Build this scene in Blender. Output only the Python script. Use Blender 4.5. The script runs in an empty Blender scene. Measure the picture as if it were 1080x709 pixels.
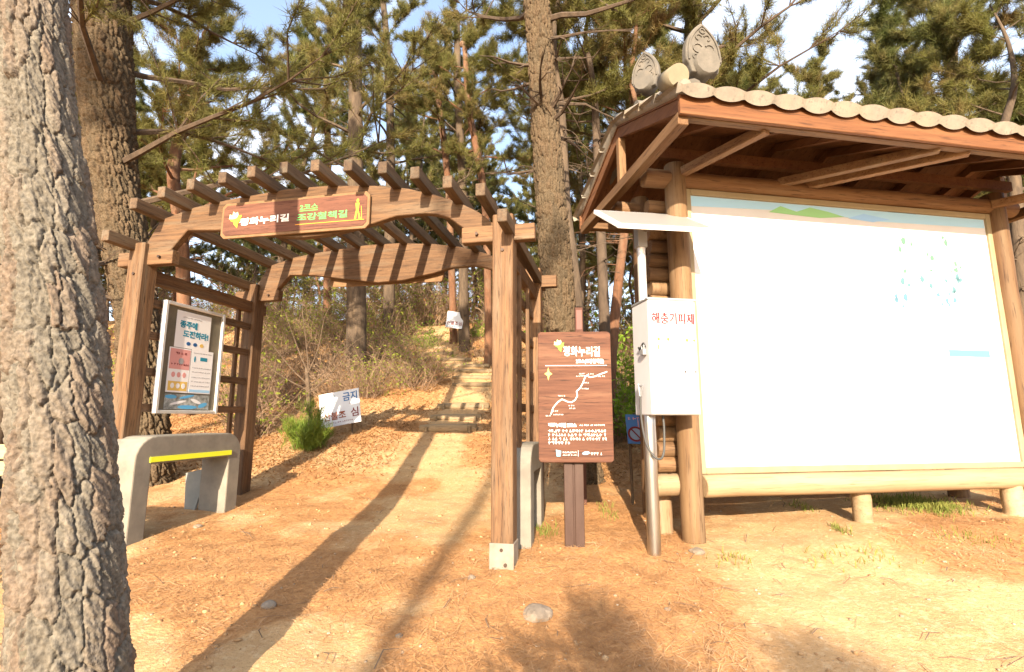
import bpy, bmesh, math, random
import numpy as np
from mathutils import Vector, Matrix

C = bpy.context.scene.collection
SC = bpy.context.scene
R = math.radians
random.seed(7)
RNG = np.random.default_rng(11)

# ------------------------------------------------------------------ camera, sky, sun, exposure
PITCH = R(9.0)
F = 540.0                       # focal length in photo pixels (1080 wide)
EYE = Vector((0.0, 0.0, 1.5))
cd = bpy.data.cameras.new('camera')
cam = bpy.data.objects.new('camera', cd)
C.objects.link(cam)
cam.location = EYE
cam.rotation_euler = (R(90) + PITCH, 0, 0)
cd.sensor_width = 36
cd.lens = 36 * F / 1080
cd.clip_start = 0.05
cd.clip_end = 1000
SC.camera = cam

SUN_EL = R(20.5)
SUN_AZ = R(5.8)                 # the light travels this far right of straight ahead
w = bpy.data.worlds.new('World')
SC.world = w
w.use_nodes = True
nt = w.node_tree
bg = nt.nodes['Background']
sky = nt.nodes.new('ShaderNodeTexSky')
sky.sky_type = 'NISHITA'
sky.sun_disc = False
sky.sun_elevation = SUN_EL
sky.sun_rotation = math.pi + SUN_AZ
sky.air_density = 1.0
sky.dust_density = 2.0
# thin bright cloud veils in the sky
tcw = nt.nodes.new('ShaderNodeTexCoord')
mpw = nt.nodes.new('ShaderNodeMapping'); mpw.inputs['Scale'].default_value = (2.2, 2.2, 4.5)
now = nt.nodes.new('ShaderNodeTexNoise'); now.inputs['Scale'].default_value = 1.3; now.inputs['Detail'].default_value = 6
mrw = nt.nodes.new('ShaderNodeMapRange'); mrw.inputs[1].default_value = .38; mrw.inputs[2].default_value = .68; mrw.inputs[3].default_value = .12; mrw.inputs[4].default_value = .9
mxw = nt.nodes.new('ShaderNodeMix'); mxw.data_type = 'RGBA'; mxw.inputs[7].default_value = (4.0, 4.2, 4.7, 1)
nt.links.new(tcw.outputs['Generated'], mpw.inputs[0]); nt.links.new(mpw.outputs[0], now.inputs[0]); nt.links.new(now.outputs[0], mrw.inputs[0])
nt.links.new(mrw.outputs[0], mxw.inputs[0]); nt.links.new(sky.outputs[0], mxw.inputs[6])
nt.links.new(mxw.outputs[2], bg.inputs[0])
bg.inputs[1].default_value = 0.15
sd = bpy.data.lights.new('sun', 'SUN')
sd.energy = 5.0
sd.angle = R(0.53)
sd.color = (1.0, 0.84, 0.64)
sun = bpy.data.objects.new('sun', sd)
C.objects.link(sun)
travel = Vector((math.sin(SUN_AZ) * math.cos(SUN_EL), math.cos(SUN_AZ) * math.cos(SUN_EL), -math.sin(SUN_EL)))
sun.rotation_euler = travel.to_track_quat('-Z', 'Y').to_euler()
SC.view_settings.view_transform = 'Standard'
SC.view_settings.look = 'None'
SC.view_settings.exposure = 1.6
SC.view_settings.gamma = 1
SC.view_settings.use_curve_mapping = False

# ------------------------------------------------------------------ helpers
def ray(u, v):
    xc = (u - 540) / F
    yc = (354.5 - v) / F
    return Vector((xc, math.cos(PITCH) - yc * math.sin(PITCH), math.sin(PITCH) + yc * math.cos(PITCH)))

def at(u, v, Y):
    d = ray(u, v)
    return EYE + d * (Y / d.y)

def vnoise(x, y, seed=0):
    xi = np.floor(x).astype(np.int64); yi = np.floor(y).astype(np.int64)
    fx = x - xi; fy = y - yi
    fx = fx * fx * (3 - 2 * fx); fy = fy * fy * (3 - 2 * fy)
    def h(a, b):
        n = (a * 374761393 + b * 668265263 + seed * 974634777) & 0xffffffff
        n = ((n ^ (n >> 13)) * 1274126177) & 0xffffffff
        n = n ^ (n >> 16)
        return (n & 0xffff) / 65535.0
    return (h(xi, yi) * (1 - fx) + h(xi + 1, yi) * fx) * (1 - fy) + (h(xi, yi + 1) * (1 - fx) + h(xi + 1, yi + 1) * fx) * fy

def fbm(x, y, seed=0, o=4):
    s = 0; a = .5; t = 0
    for i in range(o):
        s = s + a * vnoise(x * 2 ** i, y * 2 ** i, seed + i * 17); t += a; a *= .5
    return s / t

# ground heights along the view: the path side on the left climbs, the shelter side stays flatter
PY = [-60, -10, 0, 4, 6, 7, 9, 11, 15, 18, 24, 40, 140]
PL = [-1.5, -.6, 0, .43, .60, .76, 1.19, 1.72, 3.35, 4.75, 6.0, 7.5, 12]
PR = [-1.5, -.6, 0, .43, .55, .60, .85, 1.3, 2.6, 3.6, 4.8, 6.5, 11]
_fy = np.linspace(-60, 140, 2001)
def _sm(p):
    z = np.interp(_fy, PY, p)
    k = np.ones(13) / 13
    return np.convolve(np.pad(z, 6, mode='edge'), k, 'valid')
_fl, _fr = _sm(PL), _sm(PR)
def G(x, y, rough=True):
    x = np.asarray(x, float); y = np.asarray(y, float)
    t = np.clip((x - .3) / 2.2, 0, 1); t = t * t * (3 - 2 * t)
    z = np.interp(y, _fy, _fl) * (1 - t) + np.interp(y, _fy, _fr) * t
    z = z + .02 * np.clip(x, 0, 6) * np.clip((y - 1) / 3, 0, 1)
    far = np.clip((y - 7) / 6, 0, 1)
    side = np.clip((np.abs(x + .8) - 1.0) / 2, 0, 1)
    z = z + far * side * .5 * (fbm(x * .35 + 9, y * .35, 3, 3) - .45)
    if rough:
        near = np.clip((np.hypot(x, y)) / 60, 0, 1)
        z = z + .05 * (fbm(x * 1.3, y * 1.3, 5, 3) - .5) + (1 - near) * (.035 * (fbm(x * 6, y * 6, 8, 3) - .5) +   .008 * (fbm(x * 10 + 4, y * 10, 18, 2) - .5))
    return z
def g(x, y):
    return float(G(np.array([x]), np.array([y]))[0])
def ground_hit(u, v):
    d = ray(u, v)
    lo = None
    for i in range(20, 6000):
        p = EYE + d * (i * .01)
        if p.z <= g(p.x, p.y):
            return p
    return EYE + d * 40

class MB:
    def __init__(s): s.v = []; s.f = []; s.smooth = False
    def add(s, vs, fs):
        b = len(s.v); s.v.extend([tuple(q) for q in vs]); s.f.extend([tuple(b + i for i in f) for f in fs]); return s
    def box(s, c, size, rot=None):
        hx, hy, hz = size[0] / 2, size[1] / 2, size[2] / 2
        vs = [Vector((x, y, z)) for x in (-hx, hx) for y in (-hy, hy) for z in (-hz, hz)]
        if rot is not None: vs = [rot @ q for q in vs]
        c = Vector(c)
        return s.add([q + c for q in vs], [(0, 1, 3, 2), (4, 6, 7, 5), (0, 4, 5, 1), (2, 3, 7, 6), (0, 2, 6, 4), (1, 5, 7, 3)])
    def tube(s, pts, rad, n=8, cap=True):
        pts = [Vector(p) for p in pts]
        if not hasattr(rad, '__len__'): rad = [rad] * len(pts)
        vs = []; fs = []
        ref = None
        for i, p in enumerate(pts):
            a = pts[max(i - 1, 0)]; b = pts[min(i + 1, len(pts) - 1)]
            t = (b - a)
            if t.length < 1e-9: t = Vector((0, 0, 1))
            t.normalize()
            if ref is None:
                ref = t.cross(Vector((0, 0, 1)))
                if ref.length < .1: ref = t.cross(Vector((1, 0, 0)))
            ref = ref - t * ref.dot(t)
            ref.normalize()
            o = t.cross(ref)
            for k in range(n):
                q = 2 * math.pi * k / n
                vs.append(p + (ref * math.cos(q) + o * math.sin(q)) * rad[i])
        for i in range(len(pts) - 1):
            for k in range(n):
                k2 = (k + 1) % n
                fs.append((i * n + k, i * n + k2, (i + 1) * n + k2, (i + 1) * n + k))
        if cap:
            fs.append(tuple(reversed(range(n)))); fs.append(tuple((len(pts) - 1) * n + k for k in range(n)))
        return s.add(vs, fs)
    def prism(s, poly, o, ax, ay, ext):
        """poly of 2-D points in axes ax, ay from o, extruded by vector ext"""
        o = Vector(o); ax = Vector(ax); ay = Vector(ay); ext = Vector(ext)
        n = len(poly)
        a = [o + ax * p[0] + ay * p[1] for p in poly]
        b = [q + ext for q in a]
        return s.add(a + b, [tuple(range(n)), tuple(reversed(range(n, 2 * n)))] + [(i, i + n, (i + 1) % n + n, (i + 1) % n) for i in range(n)])
    def build(s, name, m, parent=None, bevel=0, smooth=False, seg=1):
        me = bpy.data.meshes.new(name)
        me.from_pydata(s.v, [], s.f)
        bm = bmesh.new(); bm.from_mesh(me)
        bmesh.ops.recalc_face_normals(bm, faces=bm.faces)
        if bevel:
            ed = [e for e in bm.edges if len(e.link_faces) == 2 and e.calc_face_angle(0) > .5]
            bmesh.ops.bevel(bm, geom=ed, offset=bevel, segments=seg, affect='EDGES', profile=.5, clamp_overlap=True)
        bm.to_mesh(me); bm.free()
        if smooth:
            for p in me.polygons: p.use_smooth = len(p.vertices) <= 4
        me.materials.append(m)
        o = bpy.data.objects.new(name, me)
        C.objects.link(o)
        if parent: o.parent = parent
        return o

def np_mesh(name, v, f, m, parent=None, smooth=False):
    """v (n,3), f (m,k) arrays"""
    me = bpy.data.meshes.new(name)
    v = np.asarray(v, np.float32); f = np.asarray(f, np.int32)
    k = f.shape[1]
    me.vertices.add(len(v)); me.vertices.foreach_set('co', v.ravel())
    me.loops.add(f.size); me.loops.foreach_set('vertex_index', f.ravel())
    me.polygons.add(len(f))
    me.polygons.foreach_set('loop_start', np.arange(0, f.size, k, dtype=np.int32))
    if smooth: me.polygons.foreach_set('use_smooth', np.ones(len(f), bool))
    me.update(calc_edges=True)
    if m: me.materials.append(m)
    o = bpy.data.objects.new(name, me)
    C.objects.link(o)
    if parent: o.parent = parent
    return o

def attr(o, name, arr):
    a = o.data.attributes.new(name, 'FLOAT', 'POINT')
    a.data.foreach_set('value', np.asarray(arr, np.float32).ravel())

def tag(o, label=None, cat=None, group=None, kind=None):
    if label: o['label'] = label
    if cat: o['category'] = cat
    if group: o['group'] = group
    if kind: o['kind'] = kind
    return o

def empty(name, loc, rz=0):
    o = bpy.data.objects.new(name, None)
    o.empty_display_size = .1
    o.location = loc; o.rotation_euler = (0, 0, rz)
    C.objects.link(o)
    return o

def copy_tree(o, parent=None):
    c = o.copy(); C.objects.link(c)
    if parent: c.parent = parent
    for ch in [q for q in KIDS.get(o.name, [])]: copy_tree(ch, c)
    return c
KIDS = {}
def register(o, *ch): KIDS[o.name] = list(ch)

# ------------------------------------------------------------------ materials
def _n(m, t): return m.node_tree.nodes.new(t)
def mat(name, c1, c2=None, scale=(8, 8, 8), rough=.8, bump=0, bscale=None, c3=None, metal=0, spec=.3, lo=.35, hi=.65, detail=6, dist=.02, transl=0, c4=None):
    m = bpy.data.materials.new(name); m.use_nodes = True
    N = m.node_tree; L = N.links
    p = N.nodes['Principled BSDF']
    p.inputs['Roughness'].default_value = rough
    p.inputs['Metallic'].default_value = metal
    p.inputs['Specular IOR Level'].default_value = spec
    p.inputs['Base Color'].default_value = (*c1, 1)
    tc = _n(m, 'ShaderNodeTexCoord')
    col = None
    def noise(sc, det=detail):
        mp = _n(m, 'ShaderNodeMapping'); mp.inputs['Scale'].default_value = sc
        L.new(tc.outputs['Object'], mp.inputs[0])
        no = _n(m, 'ShaderNodeTexNoise'); no.inputs['Scale'].default_value = 1; no.inputs['Detail'].default_value = det
        no.inputs['Roughness'].default_value = .62
        L.new(mp.outputs[0], no.inputs[0])
        return no.outputs[0]
    def ramp(fac, a, b, x, y):
        r = _n(m, 'ShaderNodeMapRange'); r.inputs[1].default_value = x; r.inputs[2].default_value = y
        L.new(fac, r.inputs[0])
        mx = _n(m, 'ShaderNodeMix'); mx.data_type = 'RGBA'
        L.new(r.outputs[0], mx.inputs[0])
        for s_, i_ in ((a, 6), (b, 7)):
            if isinstance(s_, tuple): mx.inputs[i_].default_value = (*s_, 1)
            else: L.new(s_, mx.inputs[i_])
        return mx.outputs[2]
    if c2 is not None:
        col = ramp(noise(scale), c1, c2, lo, hi)
        if c3 is not None: col = ramp(noise(tuple(q * .33 + .21 for q in scale), 4), col, c3, .5, .72)
        if c4 is not None: col = ramp(noise(tuple(q * 3.1 for q in scale), 3), col, c4, .56, .7)
        L.new(col, p.inputs['Base Color'])
    if bump:
        b = _n(m, 'ShaderNodeBump'); b.inputs['Strength'].default_value = bump; b.inputs['Distance'].default_value = dist
        L.new(noise(bscale or tuple(q * 2 for q in scale)), b.inputs['Height'])
        L.new(b.outputs[0], p.inputs['Normal'])
    if transl:
        t = _n(m, 'ShaderNodeBsdfTranslucent')
        if col is not None: L.new(col, t.inputs[0])
        else: t.inputs[0].default_value = (*c1, 1)
        ms = _n(m, 'ShaderNodeMixShader'); ms.inputs[0].default_value = transl
        L.new(p.outputs[0], ms.inputs[1]); L.new(t.outputs[0], ms.inputs[2])
        L.new(ms.outputs[0], N.nodes['Material Output'].inputs[0])
    return m

def wood(name, c1, c2, c3, axis, fine=38, rough=.72, dk=.45):
    s = [fine, fine, fine]; s['xyz'.index(axis)] = fine * .06
    c4 = tuple(q * dk for q in c2)
    m = _wood(name, c1, c2, c3, s, fine, rough, c4)
    N = m.node_tree; p = N.nodes['Principled BSDF']
    src = p.inputs['Base Color'].links[0].from_socket
    oi = _n(m, 'ShaderNodeObjectInfo'); hs = _n(m, 'ShaderNodeHueSaturation'); mr = _n(m, 'ShaderNodeMapRange')
    mr.inputs[3].default_value = .74; mr.inputs[4].default_value = 1.22
    N.links.new(oi.outputs['Random'], mr.inputs[0]); N.links.new(mr.outputs[0], hs.inputs['Value'])
    N.links.new(src, hs.inputs['Color']); N.links.new(hs.outputs[0], p.inputs['Base Color'])
    return m
def _wood(name, c1, c2, c3, s, fine, rough, c4):
    return mat(name, c1, c2, tuple(s), rough, .35, tuple(q * 2.2 for q in s), c3, dist=.008, c4=c4)

GW = ((.17, .092, .043), (.086, .045, .022), (.15, .104, .064))
gw = {a: wood('gate_wood_' + a, *GW, a) for a in 'xyz'}
gw_raft = wood('rafter_wood', (.115, .071, .039), (.066, .041, .024), (.115, .092, .063), 'y')
KW = ((.185, .103, .048), (.118, .06, .027), (.185, .118, .062))
kw = {a: wood('shelter_log_' + a, *KW, a, 24) for a in 'xyz'}
kw_low = wood('weathered_log', (.32, .215, .125), (.24, .15, .08), (.26, .21, .15), 'z', 24)
kw_rail = wood('pale_rail_log', (.36, .26, .15), (.28, .19, .105), (.36, .27, .17), 'x', 20, dk=.8)
kw_post = wood('pale_post_log', (.25, .155, .077), (.17, .095, .044), (.235, .165, .10), 'z', 20, dk=.6)
kw_end = mat('log_end', (.30, .15, .06), (.2, .1, .045), (30, 30, 30), .8)
sign_wood = wood('sign_board_wood', (.105, .042, .023), (.065, .025, .014), (.135, .066, .038), 'x', 30)
sign_wood2 = wood('gate_sign_wood', (.125, .05, .03), (.08, .03, .018), (.15, .07, .042), 'x', 30)
sign_edge = mat('sign_edge_wood', (.20, .115, .055), (.15, .083, .038), (12, 12, 12), .7)
concrete = mat('bench_concrete', (.21, .19, .155), (.16, .145, .12), (7, 7, 7), .9, .25, (60, 60, 60), (.25, .225, .18), dist=.004)
white_paint = mat('white_paint', (.50, .50, .52), (.47, .47, .48), (5, 5, 2), .45)
white_sheet = mat('white_sheet', (.52, .54, .58), (.47, .49, .53), (4, 4, 4), .55)
paper = mat('paper', (.74, .74, .74), rough=.7)
steel = mat('stainless_steel', (.55, .54, .52), (.42, .42, .41), (40, 40, 3), .28, metal=1.0)
alu = mat('aluminium', (.72, .71, .69), rough=.4, metal=.6)
dark_steel = mat('brown_painted_steel', (.045, .022, .015), (.06, .032, .022), (20, 20, 4), .5)
galv = mat('grey_galvanised', (.30, .31, .32), rough=.5, metal=.5)
black = mat('black_rubber', (.02, .02, .02), rough=.6)
solar = mat('solar_glass', (.26, .25, .24), rough=.3)
glass_dull = mat('notice_backing', (.17, .145, .10), (.11, .10, .075), (9, 9, 5), .6, spec=.15)
yellow = mat('yellow_reflector', (.78, .82, .04), rough=.5)
def flat(name, c, r=.6): return mat(name, c, rough=r)
ink_white = flat('white_letter', (.78, .77, .74))
ink_green = flat('green_letter', (.10, .52, .12))
ink_lime = flat('lime_leaf', (.13, .30, .03))
ink_yellow = flat('yellow_leaf', (.80, .60, .03))
ink_pale = flat('pale_leaf', (.78, .74, .38))
ink_orange = flat('orange_figure', (.80, .36, .03))
ink_red = flat('red_letter', (.16, .018, .02))
ink_darkred = flat('dark_red_letter', (.13, .02, .025))
ink_blue = flat('blue_letter', (.02, .10, .27))
ink_teal = flat('teal_letter', (.02, .22, .32))
ink_skyblue = flat('pale_blue_print', (.34, .58, .80))
ink_paleblue2 = flat('faint_blue_print', (.20, .30, .42))
ink_palegreen = flat('pale_green_print', (.26, .52, .24))
ink_pink = flat('pink_print', (.62, .30, .28))
ink_amber = flat('amber_print', (.66, .45, .12))
ink_grey = flat('grey_print', (.30, .30, .31))
ink_faint = flat('faint_red_print', (.19, .09, .10))
ink_blue_soft = flat('soft_blue_print', (.28, .50, .82))
sign_blue = flat('blue_sign', (.06, .17, .42))
tile = mat('cement_tile', (.25, .22, .18), (.19, .168, .14), (9, 9, 9), .9, .35, (50, 50, 50), (.27, .22, .165), dist=.005, c4=(.15, .135, .115))
tile_dark = mat('weathered_ridge_tile', (.10, .093, .082), (.14, .125, .105), (8, 8, 8), .9, .3, (50, 50, 50), (.17, .145, .115), dist=.005)
soffit = wood('soffit_plank', (.15, .065, .028), (.11, .045, .02), (.18, .085, .04), 'y', 18)
fascia_m = wood('fascia_plank', (.165, .067, .025), (.11, .043, .016), (.175, .08, .033), 'x', 24)
rock = mat('stone', (.25, .20, .15), (.17, .135, .10), (14, 14, 14), .9, .4, (60, 60, 60), dist=.01)

def bark(name, a, b, c, lich):
    """bark: plate colours come from the plate attribute, fissures are real relief"""
    m = bpy.data.materials.new(name); m.use_nodes = True
    N = m.node_tree; L = N.links; p = N.nodes['Principled BSDF']
    p.inputs['Roughness'].default_value = .95; p.inputs['Specular IOR Level'].default_value = .1
    at_ = _n(m, 'ShaderNodeAttribute'); at_.attribute_name = 'plate'
    cr = _n(m, 'ShaderNodeValToRGB')
    el = cr.color_ramp.elements
    el[0].position = 0; el[0].color = (*a, 1)
    el[1].position = 1; el[1].color = (*lich, 1)
    e = el.new(.45); e.color = (*b, 1)
    e = el.new(.8); e.color = (*c, 1)
    e = el.new(.9); e.color = (*a, 1)
    L.new(at_.outputs['Fac'], cr.inputs[0])
    tc = _n(m, 'ShaderNodeTexCoord')
    no = _n(m, 'ShaderNodeTexNoise'); no.inputs['Scale'].default_value = 60; no.inputs['Detail'].default_value = 8
    L.new(tc.outputs['Object'], no.inputs[0])
    mr = _n(m, 'ShaderNodeMapRange'); mr.inputs[1].default_value = .3; mr.inputs[2].default_value = .7; mr.inputs[3].default_value = .55; mr.inputs[4].default_value = 1.3
    L.new(no.outputs[0], mr.inputs[0])
    hs = _n(m, 'ShaderNodeHueSaturation')
    L.new(mr.outputs[0], hs.inputs['Value']); L.new(cr.outputs[0], hs.inputs['Color'])
    L.new(hs.outputs[0], p.inputs['Base Color'])
    b_ = _n(m, 'ShaderNodeBump'); b_.inputs['Strength'].default_value = .6; b_.inputs['Distance'].default_value = .008
    no2 = _n(m, 'ShaderNodeTexNoise'); no2.inputs['Scale'].default_value = 120; no2.inputs['Detail'].default_value = 6
    L.new(tc.outputs['Object'], no2.inputs[0]); L.new(no2.outputs[0], b_.inputs['Height']); L.new(b_.outputs[0], p.inputs['Normal'])
    return m
bark_near = bark('pine_bark', (.112, .099, .080), (.150, .133, .107), (.140, .106, .08), (.18, .164, .11))
bark_mid = bark('grey_bark', (.068, .052, .034), (.105, .077, .048), (.094, .065, .04), (.11, .084, .05))
bark_tube = mat('far_bark', (.105, .075, .05), (.06, .043, .03), (14, 14, 3), .95, .6, (30, 30, 8), (.135, .095, .06), dist=.02)
bark_red = mat('red_pine_bark', (.17, .08, .042), (.10, .052, .03), (12, 12, 4), .95, .5, (30, 30, 8), (.17, .11, .07), dist=.02)
bark_dark = mat('dark_bark', (.10, .07, .048), (.06, .043, .03), (12, 12, 4), .95, .5, (30, 30, 8), dist=.02)
needle_a = mat('pine_needles', (.11, .115, .026), (.165, .15, .045), (1.6, 1.6, 1.6), .6, c3=(.18, .118, .048), spec=.2, transl=.25, detail=3)
needle_b = mat('darker_pine_needles', (.08, .098, .026), (.13, .125, .038), (1.4, 1.4, 1.4), .6, c3=(.15, .105, .042), spec=.2, transl=.25, detail=3)
needle_g = mat('bright_pine_needles', (.09, .15, .02), (.17, .21, .03), (7, 7, 7), .6, spec=.2, transl=.2, detail=3)
twig_m = mat('dry_twigs', (.26, .175, .11), (.17, .11, .07), (3, 3, 3), .9, c3=(.34, .24, .15))
bud_m = mat('young_leaves', (.26, .27, .04), (.17, .22, .03), (4, 4, 4), .7, transl=.35, spec=.2)
bud_brown = mat('withered_leaves', (.30, .17, .07), (.21, .12, .05), (4, 4, 4), .8, transl=.25, spec=.1)
leaf_green = mat('fresh_leaves', (.13, .25, .02), (.22, .32, .03), (4, 4, 4), .7, transl=.4, spec=.2)
litter_m = mat('pine_litter', (.42, .235, .11), (.30, .16, .072), (3, 3, 3), .85, c3=(.52, .33, .18), spec=.15)
leaf_litter_m = mat('oak_leaf_litter', (.42, .235, .10), (.30, .155, .065), (2.5, 2.5, 2.5), .85, c3=(.52, .35, .18), spec=.15, transl=.15)
pebble_m = mat('pebbles', (.34, .27, .19), (.23, .17, .11), (9, 9, 9), .9, c3=(.42, .36, .28))
grass_m = mat('grass_blades', (.15, .19, .035), (.24, .24, .06), (5, 5, 5), .7, transl=.3, spec=.2)
step_wood = wood('step_log_wood', (.28, .20, .11), (.19, .135, .075), (.24, .185, .12), 'x', 24)

# ------------------------------------------------------------------ ground
def axis(lo, a, b, hi, fine, n_out):
    mid = np.arange(a, b, fine)
    k = np.linspace(0, 1, n_out + 1)[1:] ** 2.2
    return np.concatenate([(a + (lo - a) * k)[::-1], mid, b + (hi - b) * k])
gx = axis(-130, -6.5, 7.5, 130, .055, 70)
gy = axis(-60, 1.6, 9.5, 140, .05, 110)
XX, YY = np.meshgrid(gx, gy)
ZZ = G(XX, YY)
def path_x(y): return np.interp(y, [2, 4.5, 7, 9, 10, 12.2, 13.3, 14.2, 15, 16, 19, 24], [-.5, -.85, -1.1, -1.14, -1.1, -.92, -1.06, -1.6, -2.1, -2.2, -3, -5])
def litter_mask(x, y):
    n = fbm(x * .9 + 3, y * .75 + 7, 21, 4)
    n2 = fbm(x * 3.1, y * 2.2, 31, 3)
    m = (n - .47) * 5 + (n2 - .5) * 1.8
    path = np.exp(-((x - path_x(y)) / np.interp(y, [4, 8, 20], [.9, .6, .45])) ** 2) * np.clip((y - 3.2) / 1.2, 0, 1)
    m = m - 1.3 * path
    m = m + .9 * np.exp(-((x - .4) / .8) ** 2 - ((y - 3.3) / 1.1) ** 2) + 1.0 * np.exp(-((x + 1.7) / .8) ** 2 - ((y - 3.6) / .7) ** 2) + .9 * np.exp(-((x + 2.4) / .9) ** 2 - ((y - 5.6) / .8) ** 2)
    m = m - 1.0 * np.exp(-((x - 2.9) / 1.3) ** 2 - ((y - 3.4) / .9) ** 2)
    hill = np.clip((y - 7.2) / 1.5, 0, 1) * np.clip(1 - path * 1.2, 0, 1)
    return np.clip(m + .2, 0, 1) * (1 - hill) + hill * np.clip(.55 + (n2 - .5) * 2, 0, 1)
LM = litter_mask(XX, YY)
ny, nx = XX.shape
V = np.stack([XX, YY, ZZ], -1).reshape(-1, 3)
ii = np.arange(ny * nx).reshape(ny, nx)
Fq = np.stack([ii[:-1, :-1], ii[:-1, 1:], ii[1:, 1:], ii[1:, :-1]], -1).reshape(-1, 4)
gm = bpy.data.materials.new('sandy_soil'); gm.use_nodes = True
def ground_mat(m):
    N = m.node_tree; L = N.links; p = N.nodes['Principled BSDF']
    p.inputs['Roughness'].default_value = .95; p.inputs['Specular IOR Level'].default_value = .1
    tc = _n(m, 'ShaderNodeTexCoord')
    def nz(s, d=8):
        no = _n(m, 'ShaderNodeTexNoise'); no.inputs['Scale'].default_value = s; no.inputs['Detail'].default_value = d; no.inputs['Roughness'].default_value = .65
        L.new(tc.outputs['Object'], no.inputs[0]); return no.outputs[0]
    def mr(f, a, b, c=0., d=1.):
        r = _n(m, 'ShaderNodeMapRange'); L.new(f, r.inputs[0])
        for i, q in enumerate((a, b, c, d)): r.inputs[i + 1].default_value = q
        return r.outputs[0]
    def mx(f, a, b):
        q = _n(m, 'ShaderNodeMix'); q.data_type = 'RGBA'; L.new(f, q.inputs[0])
        for s_, i_ in ((a, 6), (b, 7)):
            if isinstance(s_, tuple): q.inputs[i_].default_value = (*s_, 1)
            else: L.new(s_, q.inputs[i_])
        return q.outputs[2]
    sand = mx(mr(nz(1.7), .35, .65), (.50, .325, .16), (.42, .25, .115))
    sand = mx(mr(nz(24), .5, .72), sand, (.57, .41, .24))
    sand = mx(mr(nz(70, 4), .58, .7), sand, (.25, .15, .075))
    lit = mx(mr(nz(30), .38, .62), (.46, .25, .105), (.34, .17, .07))
    lit = mx(mr(nz(90, 3), .55, .7), lit, (.45, .25, .11))
    a_ = _n(m, 'ShaderNodeAttribute'); a_.attribute_name = 'litter'
    ad = _n(m, 'ShaderNodeMath'); ad.operation = 'ADD'
    L.new(a_.outputs['Fac'], ad.inputs[0]); L.new(mr(nz(14), .2, .8, -.4, .4), ad.inputs[1])
    L.new(mx(mr(ad.outputs[0], .25, .75), sand, lit), p.inputs['Base Color'])
    b = _n(m, 'ShaderNodeBump'); b.inputs['Strength'].default_value = .7; b.inputs['Distance'].default_value = .018
    L.new(nz(45), b.inputs['Height']); L.new(b.outputs[0], p.inputs['Normal'])
ground_mat(gm)
ground = np_mesh('ground', V, Fq, gm, smooth=True)
attr(ground, 'litter', LM)
tag(ground, 'sandy orange soil rising into a litter covered slope', kind='structure')

def scatter(n, xlo, xhi, ylo, yhi, dens):
    """random ground points kept with probability dens(x, y); more of them near the camera"""
    t = RNG.random(n)
    y = ylo * (yhi / ylo) ** t if ylo > 0 else ylo + (yhi - ylo) * t
    x = (RNG.random(n) * (xhi - xlo) + xlo)
    k = RNG.random(n) < dens(x, y)
    return x[k], y[k]

def strips(x, y, L, wd, lift, tilt, name, m, bend=.15):
    n = len(x)
    a = RNG.random(n) * 2 * np.pi
    L = L * (.6 + .8 * RNG.random(n))
    dx, dy = np.cos(a), np.sin(a)
    z = G(x, y) + lift * RNG.random(n) + .003
    tz = (RNG.random(n) - .5) * tilt
    p0 = np.stack([x - dx * L / 2, y - dy * L / 2, z - tz * L], -1)
    p2 = np.stack([x + dx * L / 2, y + dy * L / 2, z + tz * L], -1)
    side = np.stack([-dy, dx, (RNG.random(n) - .3) * .8], -1)
    p1 = (p0 + p2) / 2 + side * (L * bend * (RNG.random(n) - .5))[:, None] + np.array([0, 0, 1]) * (L * .08)[:, None]
    wv = side * (wd * (.7 + .6 * RNG.random(n)))[:, None] / 2
    v = np.stack([p0 - wv, p0 + wv, p1 + wv, p1 - wv, p2 + wv * .6, p2 - wv * .6], 1).reshape(-1, 3)
    v[:, 2] = np.maximum(v[:, 2], G(v[:, 0], v[:, 1]) + .002)
    b = np.arange(n)[:, None] * 6
    f = np.concatenate([b + np.array([[0, 1, 2, 3]]), b + np.array([[3, 2, 4, 5]])])
    return np_mesh(name, v, f, m)

x, y = scatter(150000, -6, 6.5, 2.2, 9, lambda x, y: np.where((np.abs(x) < y * 1.15 + .5), .03 + .75 * litter_mask(x, y) ** 1.5, 0))
o = strips(x, y,     .085, .0024, .012, .5, 'pine_needle_litter', litter_m)
tag(o, 'fallen orange pine needles strewn over the sandy ground', 'litter', kind='stuff')
# leaf litter on the slope
def hill_d(x, y):
    path = np.exp(-((x - path_x(y)) / np.interp(y, [7, 9, 12, 20], [.9, .62, .5, .5])) ** 4)
    return np.where((np.abs(x) < y * 1.15 + 1) & (y > 6.3), (1 - .97 * path) * np.clip((y - 6.3) / 1.5, .0, 1), 0)
x, y = scatter(260000, -15, 13, 6.0, 20, hill_d)
o = strips(x, y, .042, .015, .022, .8, 'leaf_litter', leaf_litter_m)
tag(o, 'fallen brown leaves covering the slope behind the gate', 'litter', kind='stuff')

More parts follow.
